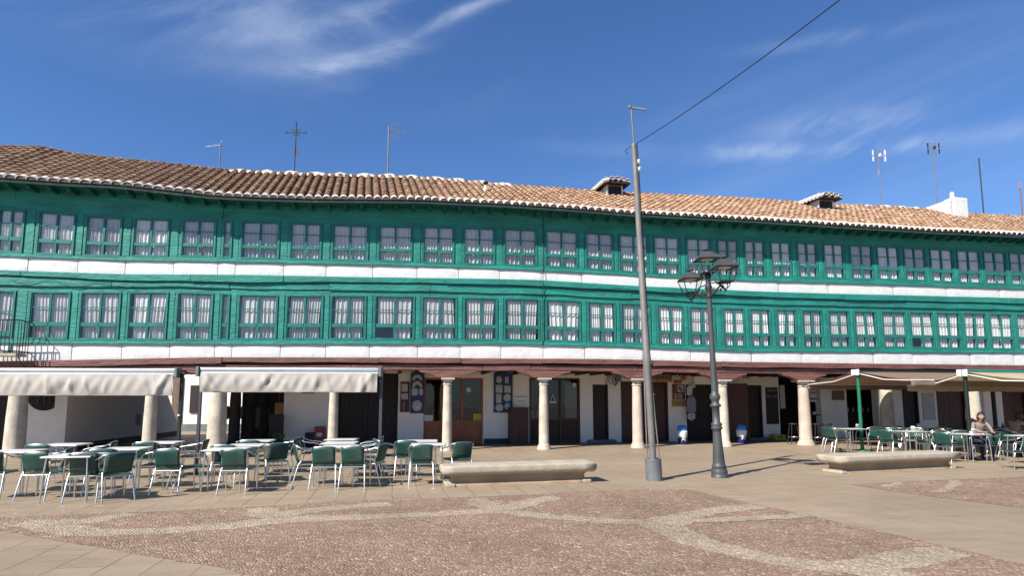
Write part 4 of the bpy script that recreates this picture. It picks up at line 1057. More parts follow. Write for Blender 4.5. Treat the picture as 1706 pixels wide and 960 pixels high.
board('display_board', 667, 682, 637, 687, BW - .05, M['red_wood'], 'narrow brown display board with pale squares on the wall left of blue board', 'board', [('r', .12, .06, .8, .32, c_), ('r', .12, .38, .85, .58, c_), ('t', .35, .64, .5, .95, c_), ('t', .7, .66, .8, .92, M['plaque']), ('t', .1, .66, .2, .9, M['plaque'])])
board('lace_display_board', 684, 707, 622, 689, BW - .12, M['blue'], 'tall blue board hung with lace collars beside orange shopfront', 'board', [('arch', .1, .04, .85, .18, c_), ('arch', .1, .20, .85, .36, c_), ('r', .08, .38, .52, .56, c_), ('o', .6, .38, .92, .56, c_), ('o', .15, .68, .85, .95, c_), ('o', .38, .82, .62, .9, M['paper'])])
board('lace_display_board', 823, 854, 622, 688, BW - .06, M['blue'], 'wide blue board with eight lace pieces right of the orange shopfront', 'board', [('o', .12, .08, .42, .26, c_), ('r', .60, .10, .78, .26, c_), ('r', .10, .30, .46, .50, c_), ('r', .56, .32, .90, .50, c_), ('r', .12, .53, .40, .76, c_), ('o', .52, .53, .90, .72, c_), ('o', .08, .78, .50, .97, c_), ('o', .56, .76, .88, .92, c_)])
# reddish wooden cabinet under the blue board
xa, xb = hit(849, 715, BW - .35)[0], hit(881, 715, BW - .35)[0]; zt = hit(865, 681, BW - .35)[1]
t = thing('wooden_cabinet', 'reddish brown wooden cabinet against the wall under the wide blue board', 'cabinet', P((xa + xb) / 2, BW - .3, 0))
for nm, mb, m_ in (('carcass', MB().wbox(xa, xb, BW - .33, BW - .005, 0, zt), M['red_wood']), ('door', MB().wbox(xa + .04, (xa + xb) / 2 - .005, BW - .355, BW - .331, .08, zt - .05).wbox((xa + xb) / 2 + .005, xb - .04, BW - .355, BW - .331, .08, zt - .05), M['red_wood']), ('cabinet_top', MB().wbox(xa - .02, xb + .02, BW - .37, BW - .004, zt + .001, zt + .035), M['dark_wood'])):
    o = mb.build(nm, m_, t); o.location = -t.location
# carved name plaque: thin moulding and framed plate
t = thing('wall_plaque', 'pale wall plaque with a small moulding above the wooden cabinet', 'plaque', P(*[hit(867, 668, BW)[0], BW, hit(867, 668, BW)[1]]))
xa, xb = hit(859, 668, BW)[0], hit(876, 668, BW)[0]; za, zb_ = hit(867, 661, BW)[1], hit(867, 673, BW)[1]
for nm, mb, m_ in (('plate', MB().wbox(xa, xb, BW - .02, BW - .003, zb_, za - .05), M['lime2']), ('moulding', MB().wbox(xa - .02, xb + .02, BW - .04, BW - .003, za - .03, za), M['bench'])):
    o = mb.build(nm, m_, t); o.location = -t.location
wall_text('lettering', 'CASA 12', (xa + xb) / 2, BW - .026, (zb_ + za) / 2 - .04, .07, M['greyink'], t).location -= Vector(t.location)

def sign(name, pa, pb, yt, yb, off, m, label, cat, txt=None, size=.1, tm=None, th=.03):
    ym = (yt + yb) / 2; xa, xb = hit(pa, ym, off)[0], hit(pb, ym, off)[0]; zt = hit((pa + pb) / 2, yt, off)[1]; zb = hit((pa + pb) / 2, yb, off)[1]
    t = thing(name, label, cat, P((xa + xb) / 2, off, zb)); mb = MB(); mb.wbox(xa, xb, off, off + th, zb, zt); o = mb.build('panel', m, t); o.location = -t.location
    if txt:
        lines = txt.split('\n'); n = len(lines)
        for i, l in enumerate(lines):
            wall_text('lettering', l, (xa + xb) / 2, off - .008, zt - (zt - zb) * (i + .5) / n, size, tm or M['ink'], t, bold=.004).location -= Vector(t.location)
    return t
t = sign('shop_sign', 1086, 1120, 621, 637, BW - .6, M['ochre'], 'ochre shop sign with dark blue lettering hung beside the grey pole', 'sign', 'Ramblas', .26, M['blueink'])
sign('price_sign', 1123, 1136, 633, 640, BW - .3, mat('pink_sign', (.45, .22, .17), .6, var=.2), 'small pink lettered sign just above the framed poster', 'sign', 'REGALOS', .08, M['redink'])
# round ochre emblem sign with white square beside it
t = thing('round_sign', 'round orange emblem sign under the beam right of the shop sign', 'sign', P(hit(1139, 629, BW - .5)[0], BW - .5, hit(1139, 629, BW - .5)[1]))
for nm, r, of, m_ in (('disc', .15, 0, M['orange']), ('inner_ring', .105, -.012, M['ochre']), ('emblem', .05, -.022, M['red'])):
    mb = MB(); disc(mb, 1139, 629, BW - .5 + of, r, 0, .02 if of == 0 else .009); o = mb.build(nm, m_, t); o.location = -t.location
sign('small_card', 1125, 1131, 625, 631, BW - .45, M['paper'], 'small white card hanging left of the round orange sign', 'card', 'N', .09, M['blueink'])
t = sign('framed_poster', 1121, 1141, 641, 666, BW - .05, M['red_wood'], 'framed colourful poster on the white pier above the blue lidded bin', 'poster')
for i, (a, b, c1, d1, m_) in enumerate(((1123, 1128, 643, 655, 'plaque'), (1129, 1139, 642, 654, 'ceramic'), (1131, 1135, 645, 650, 'blue'), (1123, 1129, 656, 665, 'orange'), (1130, 1137, 656, 665, 'lavender'), (1134, 1137, 650, 653, 'ink'))):
    mb = MB(); ym = (c1 + d1) / 2; of = BW - .06 - .004 * i; mb.wbox(hit(a, ym, of)[0], hit(b, ym, of)[0], of, of + .003, hit((a + b) / 2, d1, of)[1], hit((a + b) / 2, c1, of)[1]); o = mb.build('picture_patch', M[m_], t); o.location = -t.location
sign('yellow_poster', 1120, 1143, 667, 678, BW - .04, M['ochre'], 'ochre notice strip under the framed poster on the white pier', 'poster', 'TIENDA', .11, M['greyink'])
# goods hanging by the shop door
def hanging(pa, pb, yt, yb, off, m, label, cat='clothing'):
    ym = (yt + yb) / 2; xa, xb = hit(pa, ym, off)[0], hit(pb, ym, off)[0]; zt = hit((pa + pb) / 2, yt, off)[1]; zb = hit((pa + pb) / 2, yb, off)[1]; mb = MB(); rows = []
    for j in range(9):
        v = j / 8; z = zt + (zb - zt) * v; wv = .55 + .45 * min(1, v * 4); row = []
        for i in range(15):
            u = i / 14; X = (xa + xb) / 2 + (u - .5) * (xb - xa) * wv; row.append(P(X, off + .025 * math.sin(u * 17 + v * 2), z + .03 * math.cos(u * 6.28) * v))
        rows.append(row)
    mb.sheet(rows); mb.tube([P((xa + xb) / 2, off + .01, zt - .01), P((xa + xb) / 2, off + .01, zt + .12)], .008, 5)
    o = mb.build('hanging_cloth', m); s_ = o.modifiers.new('t', 'SOLIDIFY'); s_.thickness = .008; return tag(o, label, cat, None)
hanging(1145, 1153, 643, 660, BW - .25, M['paper'], 'white cloth hanging at top of the gift shop doorway')
hanging(1145, 1159, 660, 688, BW - .3, M['lavender'], 'lavender patterned cloth hanging in the gift shop doorway')
hanging(1146, 1158, 688, 700, BW - .3, M['ceramic'], 'pale lace cloth hanging lowest in the gift shop doorway')
mb = MB(); disc(mb, 1155, 643, BW - .28, .10); o = mb.build('straw_hat', M['ceramic']); tag(o, 'small round pale hat hanging at the gift shop doorway', 'hat')
# plastered canopy box above the shop door and open leaning door leaf
mb = MB(); mb.wbox(hit(1156, 634, BW - .2)[0], hit(1185, 634, BW - .2)[0], BW - .25, BW - .002, hit(1170, 640, BW)[1], ZC - .14); bb(mb, 'plaster_lintel', M['lime2'])
xa = hit(1207, 680, BW)[0]
mb = MB(); mb.hexa([P(xa, BW - .02, .03), P(xa + .05, BW - .02, .03), P(xa + .62, BW - .75, .03), P(xa + .57, BW - .77, .03), P(xa, BW - .02, 2.35), P(xa + .05, BW - .02, 2.35), P(xa + .62, BW - .75, 2.35), P(xa + .57, BW - .77, 2.35)]); bb(mb, 'open_door_leaf', M['red_wood'])

# painted writing on the pier wall
t = thing('wall_lettering', 'faded grey lettering painted on the white wall between the column and brown door', 'lettering', P(hit(1228, 655, BW)[0], BW, hit(1228, 655, BW)[1]))
for i, (l, y, s_) in enumerate((('Casa de Comidas', 642, .075), ('MESON', 650, .11), ('PLAZA', 657, .11), ('N. 4', 666, .14))):
    wall_text('text_line', l, hit(1228, y, BW)[0], BW - .006, hit(1228, y, BW)[1], s_, M['greyink'], t).location -= Vector(t.location)
sign('meter_box', 1240, 1249, 622, 631, BW - .08, M['bench'], 'small beige meter box high on the wall over the brown door', 'box', None, th=.07)
sign('nameplate', 502, 523, 652, 656, BW - .03, M['galv'], 'grey nameplate on the white wall below the cream awning', 'sign', 'SAN AGUSTIN', .06, M['ink'])
sign('menu_board', 1277, 1297, 646, 707, BW - .05, M['black_wood'], 'tall black menu board on the white wall right of the brown door', 'board', 'MENU\nDEL DIA\n\n\n\n', .16, M['greyink'])
sign('copper_plaque', 1387, 1407, 651, 667, BW - .04, M['plaque'], 'square copper coloured plaque on the wall under the tan awning', 'plaque')
# notices in the bar doorway
sign('bar_notice', 1300, 1308, 642, 681, BW + .1, M['ceramic'], 'tall pale notice strip at the left jamb of the dark bar doorway', 'notice')
sign('bar_notice', 1350, 1361, 650, 670, BW + .05, M['paper'], 'white sheet with two lines posted right of the pink column', 'notice', 'BAR\nMENU', .13, M['greyink'])
# stone notices by the far doors
sign('stone_notice', 1538, 1558, 655, 700, BW - .03, M['ceramic'], 'rough pale notice panel between the far dark doors under beige awning', 'notice')
sign('stone_notice', 1629, 1640, 650, 700, BW - .03, M['ceramic'], 'narrow pale notice panel beside the far column under the beige awning', 'notice')

# cable tangle and meter on the wall next to the plank door
t = thing('cable_bundle', 'grey meter and tangled black cables high on wall beside the double door', 'cables', P(hit(1022, 630, BW)[0], BW, hit(1022, 630, BW)[1]))
X0, Z0 = hit(1025, 630, BW)
mb = MB(); mb.wbox(X0, X0 + .22, BW - .1, BW - .005, Z0 - .15, Z0 + .12); o = mb.build('meter_box', M['galvbase'], t); o.location = -t.location
mb = MB()
for k in range(5):
    pts = [P(X0 - .35 + .1 * k + .05 * math.sin(j * 1.3 + k), BW - .05 - .03 * math.sin(j + k), Z0 + .25 - .11 * j + .04 * math.sin(k * 2 + j)) for j in range(6)]
    mb.tube(pts, .012, 5)
mb.tube([P(X0 - .1, BW - .05, Z0 + .1), P(X0 - .12, BW - .07, Z0 - .25), P(X0 - .02, BW - .07, Z0 - .32), P(X0 + .05, BW - .06, Z0 - .15)], .012, 5)
o = mb.build('cable', M['cable'], t); o.location = -t.location
# ---------------------------------------------------------------- left end: side-street corner and passage
cx_, cy_ = -13.87, 19.1
mb = MB()
xl = XA
Xc1 = hit(110, 700, 1.8)[0]
ra, rb = hit(17, 700, 1.8)[0], hit(30, 700, 1.8)[0]
mb.strip(rng(rb, Xc1, .6), 1.8, 2.1, 0, ZC); mb.strip([XA, hit(-60, 700, 1.8)[0]], 1.8, 2.1, 0, ZC); mb.wbox(hit(-60, 700, 1.8)[0], rb, 1.8, 2.1, 2.2, ZC)
c0 = P(Xc1, 1.8, 0); far = Vector((-16.1, 29.6, 0)); dv = (far - c0).normalized(); nv = Vector((-dv.y, dv.x, 0))
mb.hexa([c0, c0 + dv * 10.0, c0 + dv * 10.0 + nv * .4, c0 + nv * .4] + [p + Vector((0, 0, 2.78)) for p in (c0, c0 + dv * 7.2, c0 + dv * 7.2 + nv * .4, c0 + nv * .4)])
bb(mb, 'passage_wall', M['lime2'])
mb = MB(); q0 = c0 - nv * .012
mb.hexa([q0 + dv * .8, q0 + dv * 9.9, q0 + dv * 9.9 + nv * .01, q0 + dv * .8 + nv * .01] + [p + Vector((0, 0, .22)) for p in (q0 + dv * .8, q0 + dv * 9.9, q0 + dv * 9.9 + nv * .01, q0 + dv * .8 + nv * .01)])
bb(mb, 'skirting', M['basebrown'])
mb = MB(); s0 = c0 + dv * 5.0 - nv * .01
mb.hexa([s0 + Vector((0, 0, .65)), s0 + dv * .45 + Vector((0, 0, .65)), s0 + dv * .45 + nv * .03 + Vector((0, 0, .65)), s0 + nv * .03 + Vector((0, 0, .65)), s0 + Vector((0, 0, 1.1)), s0 + dv * .45 + Vector((0, 0, 1.1)), s0 + dv * .45 + nv * .03 + Vector((0, 0, 1.1)), s0 + nv * .03 + Vector((0, 0, 1.1))])
bb(mb, 'wall_hatch', M['black_wood'])
# dark doorway on the far left
mb = MB(); mb.wbox(hit(-60, 700, 1.8)[0], rb, 2.05, 2.1, 0, 2.2); bb(mb, 'doorway', M['black_wood'])
# round barred window
Xr, Zr = hit(75, 658, 1.78); rr = .52
mb = MB(); s_ = Vector((math.cos(GROT), math.sin(GROT), 0)); n_ = Vector((-math.sin(GROT), math.cos(GROT), 0)); cc = P(Xr, 1.785, Zr)
vs = []
for q in (0, .02):
    for k in range(28): a_ = 2 * math.pi * k / 28; vs.append(cc + n_ * q + s_ * math.cos(a_) * rr + Vector((0, 0, math.sin(a_) * rr)))
mb.add(vs, [tuple(range(27, -1, -1))] + [(k, (k + 1) % 28, 28 + (k + 1) % 28, 28 + k) for k in range(28)])
rw = bb(mb, 'round_window', M['dark_in'])
mb = MB()
for k in (-1, 0, 1): mb.box(cc + s_ * (k * .17) - n_ * .02 + Vector((0, 0, -.05)), (.045, .02, .5), 0, GROT)
mb.build('window_bar', M['iron'], rw)

# far houses seen through the passage
t = thing('white_house', 'white house with a barred dark window seen through the passage behind the cream awnings', 'house', (-16, 33, 0))
def fp(px, Y): d_ = ray(px, 700); return d_[0] / d_[1] * Y
xa, xb = fp(255, 33), fp(412, 33)
mb = MB(); mb.box(((xa + xb) / 2, 35, 2.6), (xb - xa, 4, 5.2)); o = mb.build('wall', M['lime2'], t); o.location = -t.location
mb = MB(); mb.box(((xa + xb) / 2, 32.97, .2), (xb - xa - .02, .05, .40)); o = mb.build('plinth', M['galvbase'], t); o.location = -t.location
mb = MB(); mb.box((fp(294, 33), 32.97, 1.6), (.55, .1, 2.7)); o = mb.build('door', mat('tan_wood', (.17, .11, .08), .7), t); o.location = -t.location
mb = MB(); mb.box((fp(322, 33), 32.97, 1.75), (.42, .1, 1.5)); o = mb.build('window', M['black_wood'], t); o.location = -t.location
mb = MB(); mb.box(((xa + xb) / 2, 34.9, 5.35), (xb - xa + .6, 5, .25)); o = mb.build('roof', M['terracotta'], t); o.location = -t.location
xa, xb = fp(402, 27), fp(480, 27)
t = thing('brown_house', 'dark timbered house front seen beyond the passage left of the white pier', 'house', (xa, 27, 0))
mb = MB(); mb.box(((xa + xb) / 2 + 1, 29, 2.4), (xb - xa + 2, 4, 4.8)); o = mb.build('wall', mat('brown_render', (.10, .07, .055), .9), t); o.location = -t.location
mb = MB(); mb.box((fp(425, 27), 26.97, .9), (.5, .1, .9)); mb.box((fp(442, 27), 26.97, .95), (.45, .1, .75)); o = mb.build('stone_block', M['bench_base'], t); o.location = -t.location
mb = MB(); mb.box(((xa + xb) / 2 + 1, 29, 4.9), (xb - xa + 2.5, 4.6, .22)); o = mb.build('roof', M['terracotta'], t); o.location = -t.location
# timber posts holding the passage roof
for px, Y, r, lab in ((391, 22.6, .20, 'thick dark timber post with scrolled sides behind the stone pillar'), (418, 23.6, .17, 'dark timber post second from the stone pillar in the passage'), (440, 24.8, .17, 'dark timber post nearest the white pier in the passage')):
    X = fp(px, Y); mb = MB(); mb.lathe([(r * 1.2, 0), (r * 1.2, .1), (r, .16), (r * .98, 1.6), (r * .8, 2.3), (r * 1.2, 2.45), (r * 1.3, 2.76)], 12, (X, Y, 0))
    o = mb.build('timber_post', mat('dark_post_wood', (.06, .045, .04), .8)); tag(o, lab, 'post', 'timber posts in the covered passage')
mb = MB(); X = fp(391, 22.5)
for s__ in (-1, 1): mb.lathe([(.02, 0), (.07, .08), (.09, .22), (.06, .34), (.08, .42), (.02, .5)], 10, (X + s__ * .27, 22.5, .95)); mb.tube([(X + s__ * .27, 22.5, 1.2), (X, 22.5, 1.2)], .015, 5)
tag(mb.build('wall_lantern', M['iron']), 'pair of dark iron lanterns fixed on the timber post behind the stone pillar', 'lantern')
# cafe odds and ends in the passage
X = fp(461, 21.5); t = thing('menu_stand', 'black menu stand beside the white pier behind the tables', 'menu stand', (X, 21.5, 0))
mb = MB(); mb.box((0, 0, .75), (.5, .04, .8)); mb.build('board', M['black_wood'], t)
for sx_ in (-.2, .2):
    mb = MB(); mb.tube([(sx_, -.15, 0), (sx_, 0, .9)], .015, 6); mb.tube([(sx_, .15, 0), (sx_, 0, .9)], .015, 6); mb.build('leg', M['iron'], t)
X = fp(464, 23.0); mb = MB(); mb.box((X, 23, 1.35), (.3, .03, .42)); mb.tube([(X, 23.02, 1.5), (X, 23.02, 2.75)], .01, 5); tag(mb.build('hanging_panel', M['orange']), 'small orange panel hanging in the passage above the menu stand', 'sign')  # flat panel in plain orange colour on a thin cord
X = fp(467, 20.2); t = thing('potted_plant', 'bushy green potted plant at the foot of the white pier', 'plant', (X, 20.2, 0))
mb = MB(); mb.lathe([(.1, 0), (.14, .22), (.15, .24), (.12, .24)], 14); mb.build('pot', M['terracotta'], t)
mb = MB()
for k in range(110):
    a_ = random.uniform(0, 6.28); r_ = random.uniform(.02, .24); z = .28 + random.uniform(0, .34) * (1 - r_ * 1.8); c = Vector((math.cos(a_) * r_, math.sin(a_) * r_, z)); u = Vector((random.uniform(-1, 1), random.uniform(-1, 1), random.uniform(-.3, 1))).normalized() * .045; v = u.orthogonal().normalized() * .018
    mb.add([c, c + u + v, c + u * 2, c + u - v], [(0, 1, 2, 3)])
mb.build('foliage', M['leaf'], t)
# red and dark crates by the pier
X, Y = hit(533, 740, BW - .35)[0], 0
def crate(px, py, m, w_, d_, h, label, z=0, off=BW - .35):
    X, _ = hit(px, py, off); c = P(X, off, z); t = thing('crate', label, 'crate', c, GROT); mb = MB()
    mb.box((0, 0, .02), (w_, d_, .04)); 
    for sx_ in (-1, 1): mb.box((sx_ * (w_ / 2 - .012), 0, h / 2), (.024, d_, h)); mb.box((0, sx_ * (d_ / 2 - .012), h / 2), (w_ - .05, .024, h))
    mb.build('body', m, t); mb = MB(); mb.box((0, -d_ / 2 - .006, h * .6), (w_ * .5, .01, h * .18)); mb.build('label', M['paper'] if m is M['red'] else M['ink'], t); return t
crate(533, 725, M['red'], .36, .3, .72, 'tall red crate standing beside the column at the white pier')
crate(518, 735, M['black_wood'], .38, .3, .50, 'low dark crate left of the tall red crate')
crate(1296, 731, M['limeyellow'], .52, .34, .24, 'yellow green plastic crate below the black menu board')

# iron balcony at the left edge of the lower gallery
xa, xb = hit(-45, 590)[0], hit(31, 590, -.5)[0]; zf = L_green(xa) - .42; bo = -.62
mb = MB(); mb.wbox(xa, xb, bo, -.13, zf, zf + .08); bl = bb(mb, 'balcony', M['bench'])
mb = MB(); zr = zf + 1.05; n = 14
for k in range(n + 1):
    X = xa + (xb - xa) * k / n; mb.tube([P(X, bo + .02, zf + .08), P(X, bo + .02, zr)], .011, 5)
for k in range(1, 5):
    o_ = bo + .02 + (-.0 - bo) * k / 5; mb.tube([P(xb, o_, zf + .08), P(xb, o_, zr)], .011, 5); mb.tube([P(xa, o_, zf + .08), P(xa, o_, zr)], .011, 5)
for z in (zf + .14, zr):
    mb.tube([P(xa, 0, z), P(xa, bo + .02, z), P(xb, bo + .02, z), P(xb, 0, z)], .018, 6)
mb.build('railing', M['iron'], bl)
mb = MB(); mb.tube([P(xb, bo + .1, zf), P(xb + .05, -.4, zf - .25), P(xb + .02, -.13, zf - .3)], .015, 6); mb.build('iron_stay', M['iron'], bl); mb = MB(); mb.tube([P(xa + .3, bo + .1, zf), P(xa + .3, -.4, zf - .25), P(xa + .3, -.13, zf - .3)], .015, 6); mb.build('iron_stay', M['iron'], bl)
# drooping wire along the gallery and the downpipe wire
def wire(pts, r, label):
    mb = MB(); mb.tube(pts, r, 5); o = mb.build('wire', M['cable']); return tag(o, label, 'wire')
wire([P(hit(20 + k * 12, 500)[0], -.09 - .01 * math.sin(k), hit(20 + k * 12, 468 - .0 + 3.5 * math.sin(k * .9) + k * .5)[1]) for k in range(18)], .006, 'thin black wire running along the green rail at far left')
wire([P(hit(905 + k * 20, 500)[0], -.125 - .01 * math.sin(k), hit(905 + k * 20, 477 + k * 1.1 + 2 * math.sin(k * .7))[1]) for k in range(16)], .005, 'thin black wire along the green rail behind the street lamp')
wire([P(hit(905, 420)[0], -.06, U_wintop(hit(905, 420)[0]) + .5), P(hit(904, 470)[0], -.07, U_green(2)), P(hit(903, 480)[0], -.13, MO_bot(1)), P(hit(903, 500)[0], -.06, L_wintop(1)), P(hit(903, 570)[0], -.07, L_green(1))], .012, 'thin dark wire dropping down the seam in the middle of the facade')
wire([P(hit(378, 333, -.3)[0], -.5, EAVE(-9.5) + .02), P(hit(374, 345)[0], -.1, EAVE(-9.5) - .25), P(hit(371, 365)[0], -.03, U_wintop(-9.5) + .05)], .014, 'short pale cable hanging from the eave by the narrow window')

# ---------------------------------------------------------------- rooftop aerials and cross
def roof_base(px, py): X, _ = hit(px, py, RO); return X
def aerial(px, ybase, ytop, m, label, kind, r=.018):
    X, _ = hit(px, ybase, RO); base = P(X, RO + .05, RIDGE(X) - .1); Y = base.y
    zt = at(px, ytop, Y)[2]; H = zt - base.z; t = thing('tv_aerial' if kind != 'cross' else 'weather_cross', label, 'aerial' if kind != 'cross' else 'weather cross', base)
    mb = MB(); mb.tube([(0, 0, 0), (0, 0, H)], r, 6); mb.build('mast', m, t)
    return t, H
t, H = aerial(365, 280, 238, M['galvbase'], 'small dark mast aerial leftmost on the ridge', 'a', .025)
mb = MB(); mb.tube([(0, 0, H - .08), (-.5, -.1, H - .2)], .012, 5)
for k in range(5): x = -.05 - .1 * k; z = H - .08 - .024 * k; mb.tube([(x, -.14, z), (x, .14, z)], .006, 4)
mb.tube([(0, 0, H - .1), (.03, 0, H + .12)], .008, 4); mb.build('boom', M['alu'], t)
t, H = aerial(490, 290, 205, M['iron'], 'black iron weather cross with star and vane on the ridge', 'cross', .022)
mb = MB(); hc = H - .38; mb.tube([(-.38, 0, hc), (.38, 0, hc)], .018, 5)
for k in range(8):
    a_ = math.pi * k / 4; L_ = .24; mb.tube([(math.cos(a_) * .06, 0, hc + math.sin(a_) * .06), (math.cos(a_) * L_, 0, hc + math.sin(a_) * L_)], .013, 5)
ring = [(math.cos(a_ * math.pi / 8) * .10, 0, hc + math.sin(a_ * math.pi / 8) * .10) for a_ in range(17)]; mb.tube(ring, .012, 5)
for x, z in ((-.38, hc), (.38, hc), (0, H), (0, hc - .45)): mb.lathe([(.003, -.05), (.045, 0), (.003, .05)], 6, (x, 0, z))
mb.build('cross', M['iron'], t)
mb = MB(); vs = [(.0, 0, H - .95), (.05, 0, H - .9), (.10, 0, H - 1.05), (.13, 0, H - 1.2), (.09, 0, H - 1.22), (.13, 0, H - 1.42), (.05, 0, H - 1.25), (0, 0, H - 1.2)]
vs2 = [(a, .015, c) for a, b, c in vs]; n = len(vs); mb.add(vs + vs2, [tuple(range(n)), tuple(range(2 * n - 1, n - 1, -1))] + [(k, n + k, n + (k + 1) % n, (k + 1) % n) for k in range(n)]); mb.build('vane', M['iron'], t)
t, H = aerial(646, 295, 210, M['galv'], 'tall pale mast aerial with raked elements on the ridge', 'a', .03)
mb = MB(); mb.tube([(0, 0, H - .1), (.75, -.2, H - .42)], .014, 5)
for k in range(7): x = .1 + .1 * k; mb.tube([(x, -.15 - .2 * x / .75, H - .13 - .43 * x + .0), (x + .06, .25, H - .13 - .43 * x + .12)], .007, 4)
for k in range(3): mb.tube([(.08 + .12 * k, 0, H - .15), (.2 + .12 * k, 0, H + .18)], .010, 4)
for k in range(3): mb.tube([(.02, 0, H - .42 - .1 * k), (.45, -.1, H - .32 - .1 * k)], .008, 4)
mb.build('elements', M['galv'], t)
def grid_head(t, H, w_, h_, m):
    mb = MB()
    for k in range(9): z = H - h_ + h_ * k / 8; mb.tube([(-w_ / 2, 0, z), (w_ / 2, 0, z)], .007, 4)
    for x in (-w_ / 2, 0, w_ / 2): mb.tube([(x, 0, H - h_ - .03), (x, 0, H + .03)], .010, 4)
    mb.build('reflector_grid', M['alu'], t)
    for x in (-w_ / 2 - .03, w_ / 2 + .03):
        for z in (H - h_ * .25, H - h_ * .78): mb = MB(); mb.box((x, -.05, z), (.045, .04, h_ * .42)); mb.build('side_plate', m, t)
    mb = MB(); mb.box((0, -.12, H - h_ * .5), (.07, .1, .14)); mb.build('dipole_box', m, t)
t, H = aerial(1471, 344, 250, M['galv'], 'grid aerial with pale side plates and a lower slanted boom', 'a', .018); grid_head(t, H, .52, .58, M['whitemetal'])
mb = MB(); z = H - 1.05; mb.tube([(0, 0, z), (1.05, -.2, z + .30)], .013, 5)
for k in range(9): x = .15 + .1 * k; mb.tube([(x, -.12 - .19 * x, z + .285 * x), (x, .12 - .19 * x, z + .285 * x)], .006, 4)
for a_ in range(6): mb.tube([(0, 0, z), (.14 * math.cos(a_ * 1.05), .05, z + .16 * math.sin(a_ * 1.05))], .009, 4)
mb.build('boom', M['alu'], t)
t, H = aerial(1564, 352, 238, M['galv'], 'tallest grid aerial with dark side plates beside white chimney', 'a', .024); grid_head(t, H, .48, .58, M['iron'])
t, H = aerial(1641, 358, 262, M['iron'], 'dark mast aerial with thin crossbars right of the white chimney', 'a', .028)
mb = MB(); mb.tube([(-.32, 0, H - .30), (.42, 0, H - .24)], .008, 4); mb.tube([(-.30, -.1, H - .42), (.25, .1, H - .38)], .007, 4); mb.tube([(0, 0, H - .5), (0, 0, H + .05)], .018, 5)
for x in (-.12, .12): mb.tube([(x, 0, H - .24), (x, 0, H - .6)], .008, 4)
mb.build('crossbar', M['alu'], t)
t, H = aerial(1706, 363, 306, M['terracotta'], 'pinkish aerial cut off at the right edge of the photo', 'a', .03)
mb = MB(); mb.box((0, 0, H - .1), (.12, .05, .34)); mb.build('panel', M['lavender'], t)

# ---------------------------------------------------------------- tall grey pole with aerial, cable
px0, py0 = G(1090, 801)
t = thing('utility_pole', 'tall weathered grey metal pole in a round grey socket', 'pole', (px0, py0, 0))
Ht = at(1057, 240, py0)[2]; t.rotation_euler = (0, -0.036, 0)
mb = MB(); mb.lathe([(.165, 0), (.165, .43), (.158, .44), (.155, .40), (.11, .40)], 24, smooth=False); mb.build('socket', M['galvbase'], t)
mb = MB(); mb.lathe([(.070, .3), (.070, 2.35), (.085, 2.40), (.085, 2.55), (.072, 2.6), (.055, Ht - .05), (.058, Ht), (.045, Ht + .01)], 16); mb.build('shaft', M['galv'], t)
mb = MB(); mb.tube([(.13, -.02, .42), (.10, 0, 1.2), (.06, 0, 2.45)], .014, 6); mb.build('stay_rod', M['galv'], t)
mb = MB(); mb.tube([(-.12, -.02, .42), (-.10, 0, 1.2), (-.07, 0, 2.45)], .014, 6); mb.build('stay_rod', M['galv'], t)
for z in (.95, 1.75):
    mb = MB(); mb.tube([(.0, 0, z), (.115, 0, z)], .012, 5); mb.build('rung', M['galv'], t)
mb = MB()
for z, sx_ in ((Ht - .62, .085), (Ht - .45, .08)): mb.lathe([(.01, 0), (.035, .02), (.03, .06), (.04, .08), (.01, .1)], 8, (sx_, -.02, z))
mb.build('insulator', M['lime'], t)
mb = MB(); mb.tube([(.07, 0, 2.6), (.075, .0, Ht)], .010, 5); mb.build('conduit', M['cable'], t)
Ha = at(1054, 178, py0)[2]
mb = MB(); mb.tube([(0, 0, Ht), (-.01, 0, Ha)], .017, 6); mb.build('mast', M['galv'], t)
mb = MB(); mb.tube([(-.05, 0, Ha), (.30, -.1, Ha - .12)], .022, 6); mb.lathe([(.01, -.05), (.05, 0), (.01, .05)], 8, (-.04, 0, Ha + .01)); mb.build('aerial_head', M['galvbase'], t)
A0 = Vector((px0 - .036 * Ht, py0, Ht - .02)); E = at(1362, 0, 7.5); E = Vector(E); e2 = A0 + (E - A0) * 1.9
pts = []
for k in range(31):
    u = k / 30; q = A0.lerp(e2, u); q.z -= .9 * u * (1 - u) ; pts.append(q)
mb = MB(); mb.tube([A0 + Vector((-.18, 0, -.12)), A0 + Vector((-.1, 0, -.05))] + pts, .0085, 5); mb.tube([A0 + Vector((-.18, 0, -.12)), A0 + Vector((-.17, 0, -.2)), A0 + Vector((-.12, 0, -.17))], .010, 5)
tag(mb.build('overhead_cable', M['cable']), 'black overhead cable rising from the grey pole across the sky', 'cable')

# ---------------------------------------------------------------- street lamp
lx, ly = G(1199, 796)
t = thing('street_lamp', 'dark grey cast iron street lamp with three lanterns', 'street lamp', (lx, ly, 0)); t.rotation_euler = (0, -0.022, 0)
mb = MB(); mb.lathe([(.175, 0), (.175, .04), (.16, .05), (.17, .10), (.165, .16), (.135, .205), (.15, .22), (.15, .25), (.13, .27), (.125, .32), (.105, .6), (.088, .95)], 20); mb.build('base', M['lampiron'], t)
Zt = at(1177, 457, ly)[2]
mb = MB(); mb.lathe([(.088, .95), (.088, 1.0), (.115, 1.02), (.12, 1.05), (.10, 1.08), (.115, 1.11), (.11, 1.14), (.078, 1.17), (.078, 1.48), (.11, 1.50), (.12, 1.53), (.085, 1.56), (.075, 1.60), (.09, 1.64), (.115, 1.70), (.09, 1.77), (.072, 1.80), (.068, 1.85), (.062, 2.4), (.055, 3.2), (.052, Zt - .55)], 16); mb.build('shaft', M['lampiron'], t)
